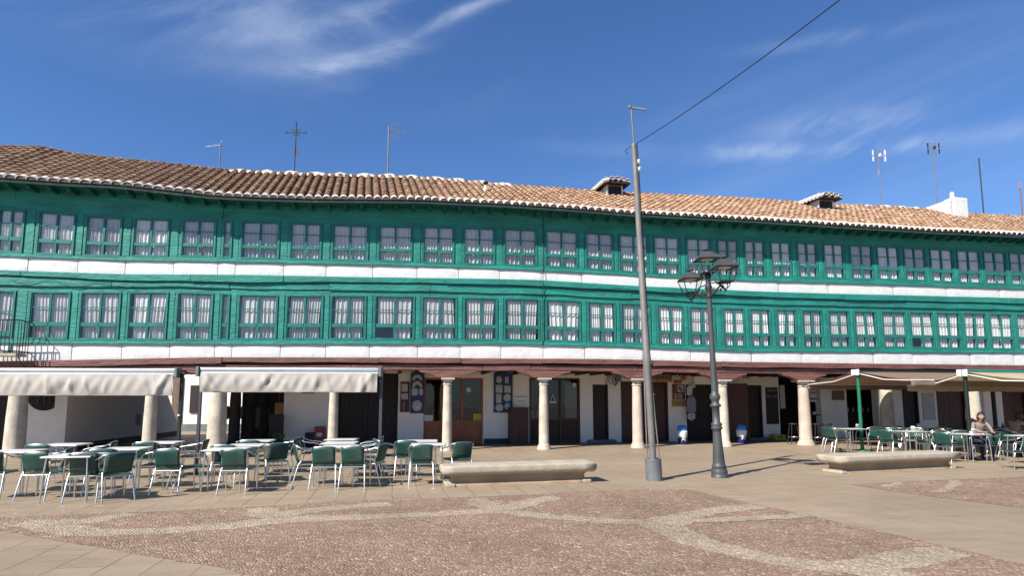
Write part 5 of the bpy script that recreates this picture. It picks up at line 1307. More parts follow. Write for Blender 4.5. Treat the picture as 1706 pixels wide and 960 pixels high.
mb = MB(); mb.lathe([(.052, Zt - .55), (.075, Zt - .52), (.065, Zt - .48), (.06, Zt - .35), (.085, Zt - .30), (.06, Zt - .25), (.055, Zt - .1), (.07, Zt - .07), (.07, Zt - .03), (.03, Zt)], 12); mb.build('finial', M['iron'], t)
def lantern(c, s=1.0):
    c = Vector(c); mb = MB(); hb, ht, H = .135 * s, .225 * s, .31 * s; q = []
    for sx_, sy_ in ((-1, -1), (1, -1), (1, 1), (-1, 1)):
        mb.tube([c + Vector((sx_ * hb, sy_ * hb, 0)), c + Vector((sx_ * ht, sy_ * ht, H))], .011 * s, 5)
    for hh, z in ((hb, 0), (ht, H)):
        r_ = [c + Vector((a * hh, b * hh, z)) for a, b in ((-1, -1), (1, -1), (1, 1), (-1, 1))]
        for k in range(4): mb.tube([r_[k], r_[(k + 1) % 4]], .013 * s, 5)
    mb.box(c + Vector((0, 0, -.01)), (hb * 1.7, hb * 1.7, .02))
    ln = mb.build('lantern', M['iron'], t)
    mb = MB(); zz_ = H
    mb.lathe([(ht * 1.52, zz_), (ht * 1.50, zz_ + .02), (ht * .62, zz_ + .155 * s), (ht * .45, zz_ + .175 * s), (.03, zz_ + .18 * s)], 4, c, rz=math.pi / 4, smooth=False)
    mb.lathe([(.02, zz_ + .17 * s), (.02, zz_ + .20 * s), (.085 * s, zz_ + .215 * s), (.09 * s, zz_ + .225 * s), (.02, zz_ + .235 * s), (.012, zz_ + .27 * s), (.002, zz_ + .28 * s)], 10, c); mb.build('lantern_roof', M['lamptop'], ln)
    mb = MB(); mb.lathe([(.006, H - .09), (.025, H - .075), (.025, H - .04), (.02, H - .02)], 10, c); mb.lathe([(ht * .6, H - .012), (ht * .62, H - .004)], 12, c); mb.build('bulb', M['bulb'], ln)
    mb = MB(); r0 = [c + Vector((a * hb * .97, b * hb * .97, .015)) for a, b in ((-1, -1), (1, -1), (1, 1), (-1, 1))]; r1 = [c + Vector((a * ht * .97, b * ht * .97, H - .015)) for a, b in ((-1, -1), (1, -1), (1, 1), (-1, 1))]
    mb.add(r0 + r1, [(k, (k + 1) % 4, 4 + (k + 1) % 4, 4 + k) for k in range(4)]); mb.build('pane', M['shopglass2'], ln)
M['shopglass2'] = glass_mat('lantern_glass', (.98, .99, .99), 1.18, 0.0)
lantern((0, 0, Zt + .02))
def arm(dirv, L_, zc, zl):
    dv_ = Vector(dirv).normalized(); mb = MB()
    a = Vector((0, 0, zc - .45)); b = Vector((0, 0, zc - .12)); e = dv_ * L_ + Vector((0, 0, zl - .16))
    mb.tube([a, a + dv_ * L_ * .35 + Vector((0, 0, .10)), a + dv_ * L_ * .75 + Vector((0, 0, .22)), e], .020, 6)
    mb.tube([b, b + dv_ * L_ * .5 + Vector((0, 0, -.02)), e], .014, 6)
    for u in (.3, .52, .72):
        c = (a.lerp(e, u) + b.lerp(e, u)) / 2; rr_ = .085 * (1.15 - u)
        mb.tube([c + dv_ * math.cos(q) * rr_ * (1 - q / 14) + Vector((0, 0, math.sin(q) * rr_ * (1 - q / 14))) for q in [k * .6 for k in range(16)]], .011, 5)
    mb.build('bracket_arm', M['iron'], t)
    mb = MB()
    for k in range(4):
        a_ = math.pi / 4 + k * math.pi / 2; o_ = Vector((math.cos(a_), math.sin(a_), 0)); mb.tube([e + Vector((0, 0, .0)), e + o_ * .07 + Vector((0, 0, .04)), e + o_ * .11 + Vector((0, 0, .10)), e + o_ * .10 + Vector((0, 0, .16))], .010, 5)
    mb.lathe([(.01, -.04), (.03, -.02), (.02, .02)], 8, e); mb.build('cradle', M['iron'], t)
    lantern(dv_ * L_ + Vector((0, 0, zl)))
zr_ = at(1207, 468, ly - .6)[2]; zl_ = at(1152, 488, ly + .6)[2]
xr_ = at(1207, 468, ly - .6)[0] - lx; xl_ = at(1152, 488, ly + .6)[0] - lx
xr_ += .10; xl_ += .08; zr_ -= .03
arm((xr_, -.6, 0), math.hypot(xr_, .6), Zt - .1, zr_)
arm((xl_, .6, 0), math.hypot(xl_, .6), Zt - .1, zl_)

# ---------------------------------------------------------------- stone benches
def bench(pA, pB, label, wslab=.62):
    a, b = Vector(G(*pA)), Vector(G(*pB)); ax = (b - a).normalized(); L = (b - a).length; rz = math.atan2(ax.y, ax.x); nn = Vector((-ax.y, ax.x)); c = (a + b) / 2 + nn * .22
    t = thing('stone_bench', label, 'bench', (c.x, c.y, 0), rz, 'stone benches on the square')
    def ext(prof_end, halfL, d, z0, z1, name, m, chip=False):
        # slab whose ends and edges follow a moulded profile: list of (inset, z)
        mb = MB(); vs = []; n = len(prof_end)
        for ins, z in prof_end:
            hx, hy = halfL - ins, d / 2 - ins
            ring = []
            for k in range(13): ring.append((-hx + 2 * hx * k / 12, -hy))
            for k in range(1, 5): ring.append((hx, -hy + 2 * hy * k / 4))
            for k in range(1, 13): ring.append((hx - 2 * hx * k / 12, hy))
            for k in range(1, 4): ring.append((-hx, hy - 2 * hy * k / 4))
            vs += [(x + random.uniform(-.003, .003), y + random.uniform(-.003, .003), z) for x, y in ring]; m_ = len(ring)
        fs = [(i * m_ + k, i * m_ + (k + 1) % m_, (i + 1) * m_ + (k + 1) % m_, (i + 1) * m_ + k) for i in range(n - 1) for k in range(m_)]
        mb.add(vs, fs, 0, True); mb.add(vs[:m_], [tuple(range(m_ - 1, -1, -1))]); mb.add(vs[-m_:], [tuple(range(m_))])
        return mb.build(name, m, t)
    ext([(0, 0), (0, .035), (.02, .05), (.035, .07), (.05, .12), (.045, .17), (.02, .20), (.0, .215)], L / 2 - .02, .46, 0, 0, 'plinth', M['bench_base'])
    ext([(.06, .215), (.03, .235), (.005, .262), (0, .30), (0, .36), (.008, .385), (.03, .395)], L / 2 + .14, wslab + .06, 0, 0, 'seat_slab', M['bench'])
    mb = MB()
    for s__ in (-1, 1): mb.box((s__ * (L / 2 - .03), 0, .03), (.16, .54, .06))
    bevel(mb.build('foot', M['bench'], t), .012, 2)
bench((748, 812), (980, 804), 'long stone bench with moulded slab left of the grey pole')
bench((1402, 790), (1588, 781), 'long stone bench with moulded slab before the right terrace')

# ---------------------------------------------------------------- cafe chairs and tables
def make_chair():
    t = thing('cafe_chair', 'x', 'chair'); r = .0125
    for s_ in (-1, 1):
        mb = MB(); mb.tube([(s_ * .27, .25, 0), (s_ * .265, .235, .40), (s_ * .262, .225, .58), (s_ * .26, .19, .635)], r, 7); mb.build('leg', M['alu'], t)
        mb = MB(); mb.tube([(s_ * .205, -.17, .46), (s_ * .215, -.215, .40), (s_ * .235, -.33, 0)], r, 7); mb.build('leg', M['alu'], t)
        mb = MB(); mb.tube([(s_ * .26, .19, .635), (s_ * .262, .10, .66), (s_ * .265, -.05, .672), (s_ * .262, -.17, .70)], r, 7); mb.build('armrest', M['alu'], t)
    mb = MB(); mb.tube([(-.262, -.17, .70), (-.235, -.245, .745), (-.15, -.285, .775), (0, -.30, .785), (.15, -.285, .775), (.235, -.245, .745), (.262, -.17, .70)], r, 7)
    for s_ in (-1, 1): mb.tube([(s_ * .20, -.17, .44), (s_ * .205, -.225, .56), (s_ * .20, -.268, .76)], .010, 6)
    mb.build('back_frame', M['alu'], t)
    mb = MB(); mb.tube([(-.21, -.21, .405), (.21, -.21, .405)], .011, 6); mb.tube([(-.262, .228, .41), (.262, .228, .41)], .010, 6)
    for s_ in (-1, 1): mb.tube([(s_ * .21, -.2, .41), (s_ * .262, .228, .41)], .010, 6)
    mb.build('seat_frame', M['alu'], t)
    rows = [[(x * (1 + .10 * (y + .2)), y, .432 - .018 * (1 - (x / .22) ** 2) + (.010 if y > .2 else 0)) for x in (-.22, -.15, -.07, 0, .07, .15, .22)] for y in (-.21, -.1, 0, .12, .22)]
    mb = MB(); mb.sheet(rows); mb.sheet([[(a, b, c - .022) for a, b, c in rw_] for rw_ in rows][::-1]); 
    mb.box((0, .226, .425), (.46, .014, .026)); o = mb.build('seat', M['weave'], t)
    rows = []
    for z in (.455, .53, .62, .70, .768):
        k = (z - .455) / .313; rows.append([(x * (.97 + .05 * k), -.205 - .075 * k - .035 * (1 - (x / .2) ** 2) * (.5 + .5 * k), z + (.012 * (1 - (x / .2) ** 2) if z > .75 else 0)) for x in (-.205, -.15, -.08, 0, .08, .15, .205)])
    mb = MB(); mb.sheet(rows); o = mb.build('backrest', M['weave'], t); s_ = o.modifiers.new('t', 'SOLIDIFY'); s_.thickness = .008; s_.offset = 0
    return t
def make_table():
    t = thing('cafe_table', 'x', 'table')
    mb = MB(); mb.box((0, 0, .725), (.70, .70, .022)); bevel(mb.build('tabletop', M['white'], t), .008, 2)
    mb = MB()
    for a, b in (((-.35, -.35), (.35, -.35)), ((.35, -.35), (.35, .35)), ((.35, .35), (-.35, .35)), ((-.35, .35), (-.35, -.35))): mb.tube([(a[0], a[1], .72), (b[0], b[1], .72)], .013, 6)
    mb.build('rim', M['alu'], t)
    for sx_ in (-1, 1):
        for sy_ in (-1, 1):
            mb = MB(); mb.tube([(sx_ * .29, sy_ * .29, .715), (sx_ * .315, sy_ * .315, .35), (sx_ * .325, sy_ * .325, 0)], .014, 7); mb.build('leg', M['alu'], t)
    return t
chair0 = make_chair(); table0 = make_table(); used = {'c': False, 't': False}
def place(kind, x, y, rz, label, group):
    src = chair0 if kind == 'c' else table0
    o = src if not used[kind] else copy_tree(src); used[kind] = True
    o.location = (x, y, 0); o.rotation_euler = (0, 0, rz); o['label'] = label; o['group'] = group; return o
gl_, gr_ = 'chairs of the left terrace', 'chairs of the right terrace'
PH = GROT
def tset(x, y, rz, tlabel, tg, cg, chairs, short):
    """chairs: list of (side, shift, dist, twist, words)"""
    place('t', x, y, rz, tlabel, tg)
    for side, sh, dist, tw, words in chairs:
        base = {'near': 180, 'far': 0, 'left': 90, 'right': -90}[side]        # direction from the table to the chair
        a = rz + R(base); u = Vector((-math.sin(a), math.cos(a))); v = Vector((math.cos(a), math.sin(a)))
        p_ = Vector((x, y)) + u * dist + v * sh
        place('c', p_.x, p_.y, a + math.pi + R(tw), ('green woven chair ' + words + ' ' + short).strip(), cg)
tgL = 'white topped tables of the left terrace'; tgR = 'white topped tables of the right terrace'
tset(-8.85, 10.87, PH, 'white topped table at the far left edge of the photo', tgL, gl_, [('near', -.05, .62, 5, 'on near side of'), ('right', .1, .62, 10, 'on right of')], 'the table at the far left edge')
tset(-9.19, 12.53, PH, 'white topped table behind the two nearest left tables', tgL, gl_, [('near', .1, .50, -6, 'on near side of'), ('right', .0, .62, 8, 'on right of')], 'second table from left beneath the cream awning')
tset(-7.17, 10.04, PH, 'nearest white topped table of the left terrace', tgL, gl_, [('near', -.42, .12, 0, 'x')][:0] + [('right', .1, .60, -50, 'at right of')], 'the nearest left table')
place('c', -7.83, 10.25, PH * .4, 'nearest green woven chair, in the front row at far left, back to camera', gl_)
place('c', -6.97, 10.08, PH * 1.2 + .05, 'green woven chair in the front row, directly before the nearest left table', gl_)
tset(-7.26, 11.45, PH, 'white topped table left of the column, behind the nearest left table', tgL, gl_, [('near', .1, .60, 12, 'on near side of'), ('right', 0, .60, 0, 'at right of')], 'the table behind the nearest left one')
tset(-7.56, 13.16, PH, 'white topped table beside the dark awning post', tgL, gl_, [('near', .1, .45, 4, 'on near side of'), ('right', .05, .62, 0, 'on right of')], 'the table beside dark awning post')
place('c', -6.02, 10.86, PH - .10, 'lone green woven chair turned right before the dark awning post', gl_)
tset(-5.29, 11.31, PH, 'grey looking table nearest below the second cream awning', tgL, gl_, [('near', -.32, .50, -4, 'on near side of'), ('left', .0, .62, 30, 'at left of')], 'nearest table under the second awning')
tset(-5.39, 12.33, PH, 'white topped table in the middle under the second cream awning', tgL, gl_, [('near', .25, .42, 0, 'tucked before'), ('right', .10, .55, -60, 'right of')], 'middle table of the second awning')
tset(-5.78, 13.75, PH, 'farthest white topped table by the pillar under the second awning', tgL, gl_, [('near', .0, .50, 0, 'before'), ('right', .0, .62, -10, 'right of')], 'farthest table near the thick pillar')
tset(-3.38, 11.94, PH * .6, 'nearest of three white tables in line at the awning right end', tgL, gl_, [('near', -.36, .50, 0, 'at right half before'), ('near', .16, .50, 0, 'at left half before'), ('left', .1, .60, 20, 'left of'), ('right', .0, .60, -20, 'right of')], 'nearest of three tables in line')
tset(-3.68, 13.02, PH * .6, 'middle of three white tables in line at the awning right end', tgL, gl_, [('right', .0, .60, 0, 'right of')], 'the middle one of three tables in line')
tset(-4.00, 14.29, PH * .6, 'farthest of three white tables in line at the awning right end', tgL, gl_, [('left', .0, .66, 0, 'left of'), ('right', .0, .66, 0, 'right of')], 'farthest of three tables in line')
# chairs folded and piled against that farthest table
tset(-1.73, 12.53, PH * .6, 'white topped table beside the left end of the stone bench', tgL, gl_, [('near', .10, .56, 0, 'before'), ('right', -.05, .62, -70, 'turned away right of')], 'table beside the left stone bench')
tset(-2.03, 13.65, PH * .6, 'farther white topped table behind the one beside the left bench', tgL, gl_, [('left', .0, .75, 20, 'left of'), ('near', .3, .45, 0, 'before')], 'farther table left of the orange shopfront')

# right terrace
tset(11.02, 19.71, PH, 'white topped table left of the bright green awning post', tgR, gr_, [('left', .0, .66, 0, 'left of'), ('far', -.1, .62, 10, 'behind'), ('right', .0, .62, 0, 'right of')], 'table by the bright green post')
tset(11.81, 18.05, PH, 'white topped table just right of the bright green post', tgR, gr_, [('left', .0, .66, 12, 'left of'), ('right', .0, .66, -20, 'right of'), ('far', -.1, .62, 0, 'behind'), ('near', -.1, .62, 8, 'before')], 'table behind the right stone bench')
tset(13.39, 20.00, PH, 'white topped table in back row behind the right bench', tgR, gr_, [('left', .0, .66, 0, 'left of'), ('right', .0, .66, 0, 'right of'), ('far', 0, .62, 0, 'behind'), ('near', 0, .62, 0, 'before')], 'back row table behind the right bench')
tset(12.40, 16.49, PH * 1.3, 'long white table at which the dark haired woman sits', tgR, gr_, [('left', .05, .68, 10, 'left of'), ('right', -.1, .70, -10, 'right of'), ('far', .1, .70, -8, 'under the woman behind')], "the woman's table")
tset(13.29, 15.65, PH * 1.3, 'white topped table nearest the right edge of the photo', tgR, gr_, [('right', .0, .62, 0, 'right of'), ('left', 0.0, .9, 30, 'left of')][:1], 'nearest table at the right edge')
tset(15.42, 19.03, PH, 'white topped table in the shade left of the third post', tgR, gr_, [('left', .0, .66, 0, 'left of'), ('right', .0, .66, 0, 'right of'), ('near', 0, .62, 0, 'before')], 'shaded table left of third post')
tset(15.12, 17.66, PH, 'white topped table behind the second person at the right edge', tgR, gr_, [('left', .0, .66, 0, 'left of'), ('right', .0, .66, 0, 'right of'), ('far', 0, .62, 0, 'behind')], 'table of the second seated person')
tset(16.80, 20.00, PH, 'white topped table farthest right in the back row', tgR, gr_, [('left', .0, .66, 0, 'left of'), ('near', 0, .62, 0, 'before')], 'farthest right back row table')
place('c', 10.33, 19.32, PH - R(95) + .1, 'leftmost green woven chair of the right terrace, turned right in sun', gr_)
place('c', 13.44, 18.19, PH + R(205), 'green woven chair facing camera just left of the dark awning post', gr_)
place('c', 12.80, 18.68, PH + R(20), 'green woven chair with its back to camera in middle of right terrace', gr_)

for (px, py), rz_, lb in (((1484, 755), -30, 'green woven chair facing left at bench level right of bright green post'), ((1527, 756), 150, 'green woven chair facing the camera above the middle of the right bench'), ((1568, 757), 170, 'green woven chair facing the camera above the right half of the bench'),
        ((1597, 765), 120, 'green woven chair turned left just left of the dark awning post foot'), ((1698, 782), 80, 'nearest green woven chair cut by the right edge of the photo, facing left')):
    x_, y_ = G(px, py); place('c', x_, y_, R(rz_), lb, gr_)

# napkin holders, cups and bottle on the right tables
def napkin(x, y, z, label):
    t = thing('napkin_holder', label, 'napkin holder', (x, y, z), random.uniform(-.5, .5), 'napkin holders on the right terrace')
    mb = MB(); mb.box((0, 0, .05), (.12, .08, .10)); bevel(mb.build('body', M['alu'], t), .008, 2)
    mb = MB(); mb.box((0, 0, .115), (.10, .03, .07)); mb.build('napkins', M['paper'], t)
def cup(x, y, z, label):
    mb = MB(); mb.lathe([(.065, 0), (.07, .01), (.03, .012), (.035, .03), (.042, .075), (.038, .075), (.03, .03), (.0, .028)], 14, (0, 0, 0), cap=False); o = mb.build('coffee_cup', M['whitemetal']); o.location = (x, y, z); tag(o, label, 'cup')
def bottle(x, y, z, label, m):
    mb = MB(); mb.lathe([(.03, 0), (.032, .01), (.032, .13), (.012, .17), (.011, .21), (.013, .215)], 12); o = mb.build('bottle', m); o.location = (x, y, z); tag(o, label, 'bottle')
TZ = .737
napkin(11.17, 19.61, TZ, 'napkin holder on the table left of the green post')
napkin(11.86, 17.95, TZ, 'napkin holder on the table right of the green post')
napkin(12.45, 16.39, TZ, "napkin holder on the woman's table")
napkin(13.34, 19.90, TZ, 'napkin holder on the middle back row table')
cup(12.06, 18.19, TZ, 'white coffee cup on the table right of the green post')
cup(12.28, 16.24, TZ, "white coffee cup on the woman's table")
bottle(13.54, 20.10, TZ, 'small pale bottle on the middle back row table', M['paper'])
bottle(15.32, 18.93, TZ, 'small dark bottle on the shaded table left of third post', M['postdark'])

# ---------------------------------------------------------------- cream awnings over the left terrace
def cream_awning(xa, xb, Y, zt, h, posts, label, slope=.2, case='grey_case'):
    """a retracted cassette awning between two posts"""
    dirv = Vector((math.cos(PH * .25), math.sin(PH * .25), 0)); L = xb - xa; c = Vector((xa, Y, 0))
    t = thing('cream_awning', label, 'awning', c, PH * .25, 'cream awnings of the left terrace')
    mb = MB(); mb.box((L / 2, 0, zt - .045), (L, .22, .09)); bevel(mb.build('cassette', M[case], t), .02, 2)
    mb = MB(); mb.tube([(0.02, -.09, zt - .12), (L - .02, -.09, zt - .12)], .022, 8); mb.build('front_rail', M['whitemetal'], t)
    rows = []; rnd = random.Random(int(L * 100))
    sw = [(rnd.uniform(0, L), rnd.uniform(-1, 1), rnd.uniform(.06, .22)) for _ in range(int(L * 6))]
    n = int(L / .035)
    for j in range(11):
        v = j / 10; row = []
        for i in range(n + 1):
            x = L * i / n; x = min(max(x, .03), L - .03)
            dsp = 0
            for c_, sl_, w_ in sw: dsp += .032 * math.exp(-((x - c_ - sl_ * .35 * (v - .5)) / (w_ * .45)) ** 2) * math.sin(math.pi * min(1, v * 1.0)) * (1 if sl_ > 0 else -.8)
            e_ = min(x, L - x); fold = .05 * math.exp(-((e_ - .15 - .25 * v) / .06) ** 2)
            bul = .02 * math.sin(math.pi * v) + .010 * math.sin(x * 23 + v * 5 + 2 * math.sin(x * 3.1)) * math.sin(math.pi * v)
            row.append((x, -.11 - bul - dsp - fold, zt - .13 - h * v + (.012 * math.sin(x * 5) if j == 10 else 0)))
        rows.append(row)
    mb = MB(); mb.sheet(rows); 
    mb.sheet([[(p[0], p[1] + .02, p[2]) for p in r_] for r_ in rows][::-1]); mb.build('canvas', M['cream'], t)
    mb = MB(); mb.tube([(.03, -.09, zt - .13 - h), (L - .03, -.09, zt - .13 - h)], .02, 8); mb.build('bottom_bar', M['cream'], t)
    for s__ in (0, 1):
        mb = MB(); mb.box((L * s__ + (.035 if s__ else -.035), -.02, zt - .09), (.07, .26, .22)); bevel(mb.build('end_bracket', M['galvbase'], t), .01, 1)
    for x, yb, m_ in posts:
        mb = MB(); mb.box((x, .04, (zt - .1) / 2), (.062, .062, zt - .1)); mb.box((x, .04, .01), (.2, .2, .02)); mb.build('post', M[m_], t)
        if m_ == 'postdark':
            mb = MB(); mb.lathe([(.03, -.02), (.03, .02)], 10, (x - .0, .0, 1.30)); mb.build('crank_knob', M['whitemetal'], t)
    return t
Y1 = 13.4
xa = at(-130, 640, Y1)[0]; xb = at(283, 640, Y1)[0]
cream_awning(xa, xb, Y1, at(280, 614, Y1)[2], .46, [(xb - xa + .10, 0, 'postdark'), (.1, 0, 'postdark')], 'long cream awning crossing the left edge, hung above tables')
Y2 = 13.6
xa = at(335, 640, Y2)[0]; xb = at(629, 640, Y2)[0]
cream_awning(xa, xb, Y2, at(335, 613, Y2)[2], .41, [(-.02, 0, 'postgrey'), (xb - xa + .04, 0, 'postgrey')], 'second cream awning, between two thin grey posts, right of the long one')

# ---------------------------------------------------------------- double-sided awnings over the right terrace
def double_awning(px, py, L, front, rear, zt, drop, m, post_m, box_m, label, posts):
    x, y = G(px, py); t = thing('double_awning', label, 'awning', (x, y, 0), PH, 'double sided awnings of the right terrace')
    mb = MB(); mb.box((L / 2, 0, zt + .05), (L + .1, .16, .10)); mb.box((L / 2, 0, zt - .02), (L, .10, .04)); bevel(mb.build('roller_box', M[box_m], t), .02, 2)
    for sgn, ext_, nm in ((-1, front, 'canopy'), (1, rear, 'canopy')):
        rows = []; nx, ny = 40, 8
        for j in range(ny + 1):
            v = j / ny; row = []
            for i in range(nx + 1):
                u = i / nx; sag = -.05 * math.sin(math.pi * v) * (.6 + .4 * math.sin(math.pi * u)); row.append((L * u, sgn * (.07 + ext_ * v), zt + .02 - drop * v + sag))
            rows.append(row)
        # valance with a scalloped hem
        for k, dz in ((1, .06), (2, .13), (3, .19)):
            row = []
            for i in range(nx + 1):
                u = i / nx; row.append((L * u, sgn * (.07 + ext_ + .01 * math.sin(u * 60)), zt + .02 - drop - dz - (.018 * abs(math.sin(u * L * 6)) if k == 3 else 0)))
            rows.append(row)
        if sgn > 0: rows = rows[::-1]
        mb = MB(); mb.sheet(rows); o = mb.build(nm, M[m], t); s_ = o.modifiers.new('t', 'SOLIDIFY'); s_.thickness = .006
        mb = MB(); mb.tube([(0, sgn * (.07 + ext_), zt + .01 - drop), (L, sgn * (.07 + ext_), zt + .01 - drop)], .02, 6); mb.build('front_bar', M['whitemetal'], t)
        for u in (.02, L - .02):
            mb = MB(); mb.tube([(u, sgn * .06, zt - .04), (u + .03, sgn * ext_ * .50, zt - drop * .5 - .10), (u, sgn * (ext_ + .05), zt - drop)], .018, 6); mb.build('folding_arm', M['whitemetal'], t)
    for u in (0, L):
        mb = MB(); mb.box((u - (.09 if u == 0 else -.09), -.09, zt + .0), (.07, .13, .20)); mb.box((u - (.09 if u == 0 else -.09), .09, zt + .0), (.07, .13, .20)); bevel(mb.build('end_cap', M['whitemetal'], t), .02, 2)
    for u in posts:
        mb = MB(); mb.tube([(u, 0, 0), (u, 0, zt)], .055, 10); mb.lathe([(.22, 0), (.22, .015), (.08, .03), (.07, .08)], 16, (u, 0, 0)); mb.build('post', M[post_m], t)
    return t
zA = at(1426, 621, G(1437, 752)[1])[2]
double_awning(1437, 752, 6.4, 2.0, 2.4, zA, .33, 'canvas_brown', 'postgreen', 'postdark', 'tan double sided awning on a bright green post', [0])
zB = at(1605, 622, G(1619, 766)[1])[2]
double_awning(1619, 766, 5.0, 2.0, 1.9, zB, .30, 'canvas_beige', 'postdark', 'green_frame', 'beige double sided awning on a dark green post at right edge', [0, 5.0])
x, y = fp(1658, 21.6), 21.6
mb = MB(); mb.tube([(0, 0, 0), (0, 0, 2.6)], .07, 10); mb.lathe([(.2, 0), (.2, .02), (.08, .04)], 14); o = mb.build('awning_post', M['postdark']); o.location = (x, y, 0); tag(o, 'dark green round post standing between the right column and brown door', 'post')

# ---------------------------------------------------------------- ice cream bins
def bin_(px, py, label):
    x, y = G(px, py); t = thing('litter_bin', label, 'bin', (x, y, 0), 0, 'ice cream advertising bins'); t.scale = (.74, .74, .86)
    mb = MB(); mb.lathe([(.20, 0), (.21, .02), (.235, .45), (.24, .5)], 20); mb.build('body', M['navy'], t)
    mb = MB(); mb.lathe([(.225, .30), (.246, .34), (.262, .50), (.27, .58), (.25, .60), (.2, .60)], 20); mb.build('collar', M['whitemetal'], t)
    mb = MB(); mb.lathe([(.235, .60), (.245, .66), (.235, .74), (.20, .80), (.12, .835), (.01, .84)], 20); mb.build('lid', M['skyblue'], t)
    # swirl logo
    mb = MB(); a0 = -R(90)
    for z0, r_ in ((.30, .075), (.24, .06), (.19, .045)):
        pts = [(math.cos(a0 + q) * .245, math.sin(a0 + q) * .245, z0 + .045 * math.cos(q * 6)) for q in [-.38 + .76 * k / 10 for k in range(11)]]; mb.tube(pts, .016, 6)
    mb.build('logo', M['whiteink'], t); return t
bin_(1137, 741, 'blue lidded ice cream bin left of the street lamp')
bin_(1236, 739, 'blue lidded ice cream bin by the brown door right of the lamp')

# bar stools and high tables outside the dark bar
def stool(px, py, label):
    x, y = G(px, py); t = thing('bar_stool', label, 'stool', (x, y, 0), 0, 'bar stools in the arcade')
    mb = MB(); mb.lathe([(.16, .74), (.175, .76), (.17, .79), (.01, .80)], 16); mb.build('seat', M['black_wood'], t)
    for k in range(4):
        a_ = math.pi / 4 + k * math.pi / 2; mb = MB(); mb.tube([(math.cos(a_) * .13, math.sin(a_) * .13, .75), (math.cos(a_) * .24, math.sin(a_) * .24, 0)], .014, 6); mb.build('leg', M['iron'], t)
    mb = MB(); mb.tube([(math.cos(k * .628) * .195, math.sin(k * .628) * .195, .28) for k in range(11)], .010, 5); mb.build('footrest', M['alu'], t)
stool(1323, 741, 'dark bar stool just left of the pink column')
stool(1362, 742, 'dark bar stool just right of the pink column')
stool(1380, 741, 'dark bar stool second to the right of the pink column')
x, y = G(1352, 737); t = thing('high_table', 'dark high table with a white item behind the bar stools', 'table', (x, y, 0))
mb = MB(); mb.box((0, 0, 1.08), (.6, .5, .04)); mb.build('tabletop', M['black_wood'], t); mb = MB(); mb.lathe([(.22, 0), (.22, .02), (.03, .04), (.03, 1.06)], 12); mb.build('pedestal', M['iron'], t)
mb = MB(); mb.lathe([(.05, 0), (.055, .08), (.05, .1)], 12); o = mb.build('napkin_pot', M['whitemetal']); o.location = (x + .12, y - .1, 1.10); tag(o, 'small white pot standing on the dark high table', 'pot')
# bar counter glints: shelf with bottles and glasses inside the bar
t = thing('bar_counter', 'dark bar counter inside the doorway under the tan awning', 'counter', P(hit(1438, 700, 4.2)[0], 4.2, 0), GROT)
mb = MB(); mb.box((0, 0, .55), (2.2, .5, 1.1)); mb.build('body', M['black_wood'], t); mb = MB(); mb.box((0, -.02, 1.12), (2.3, .6, .04)); mb.build('worktop', M['dark_wood'], t)
c = Vector(P(hit(1438, 700, 4.2)[0], 4.2, 0))
for k in range(7):
    q = c + Vector((math.cos(GROT), math.sin(GROT), 0)) * (-.8 + .27 * k)
    mb = MB(); mb.lathe([(.03, 0), (.04, .02), (.04, .12), (.015, .17), (.014, .22)], 10); o = mb.build('bottle', M['whitemetal'] if k % 3 else M['alu']); o.location = (q.x, q.y - .05, 1.142); tag(o, ['white', 'pale', 'shiny'][k % 3] + ' bottle standing ' + ['first', 'second', 'third', 'fourth', 'fifth', 'sixth', 'seventh'][k] + ' from left on the dark bar counter', 'bottle', 'bottles on the bar counter')

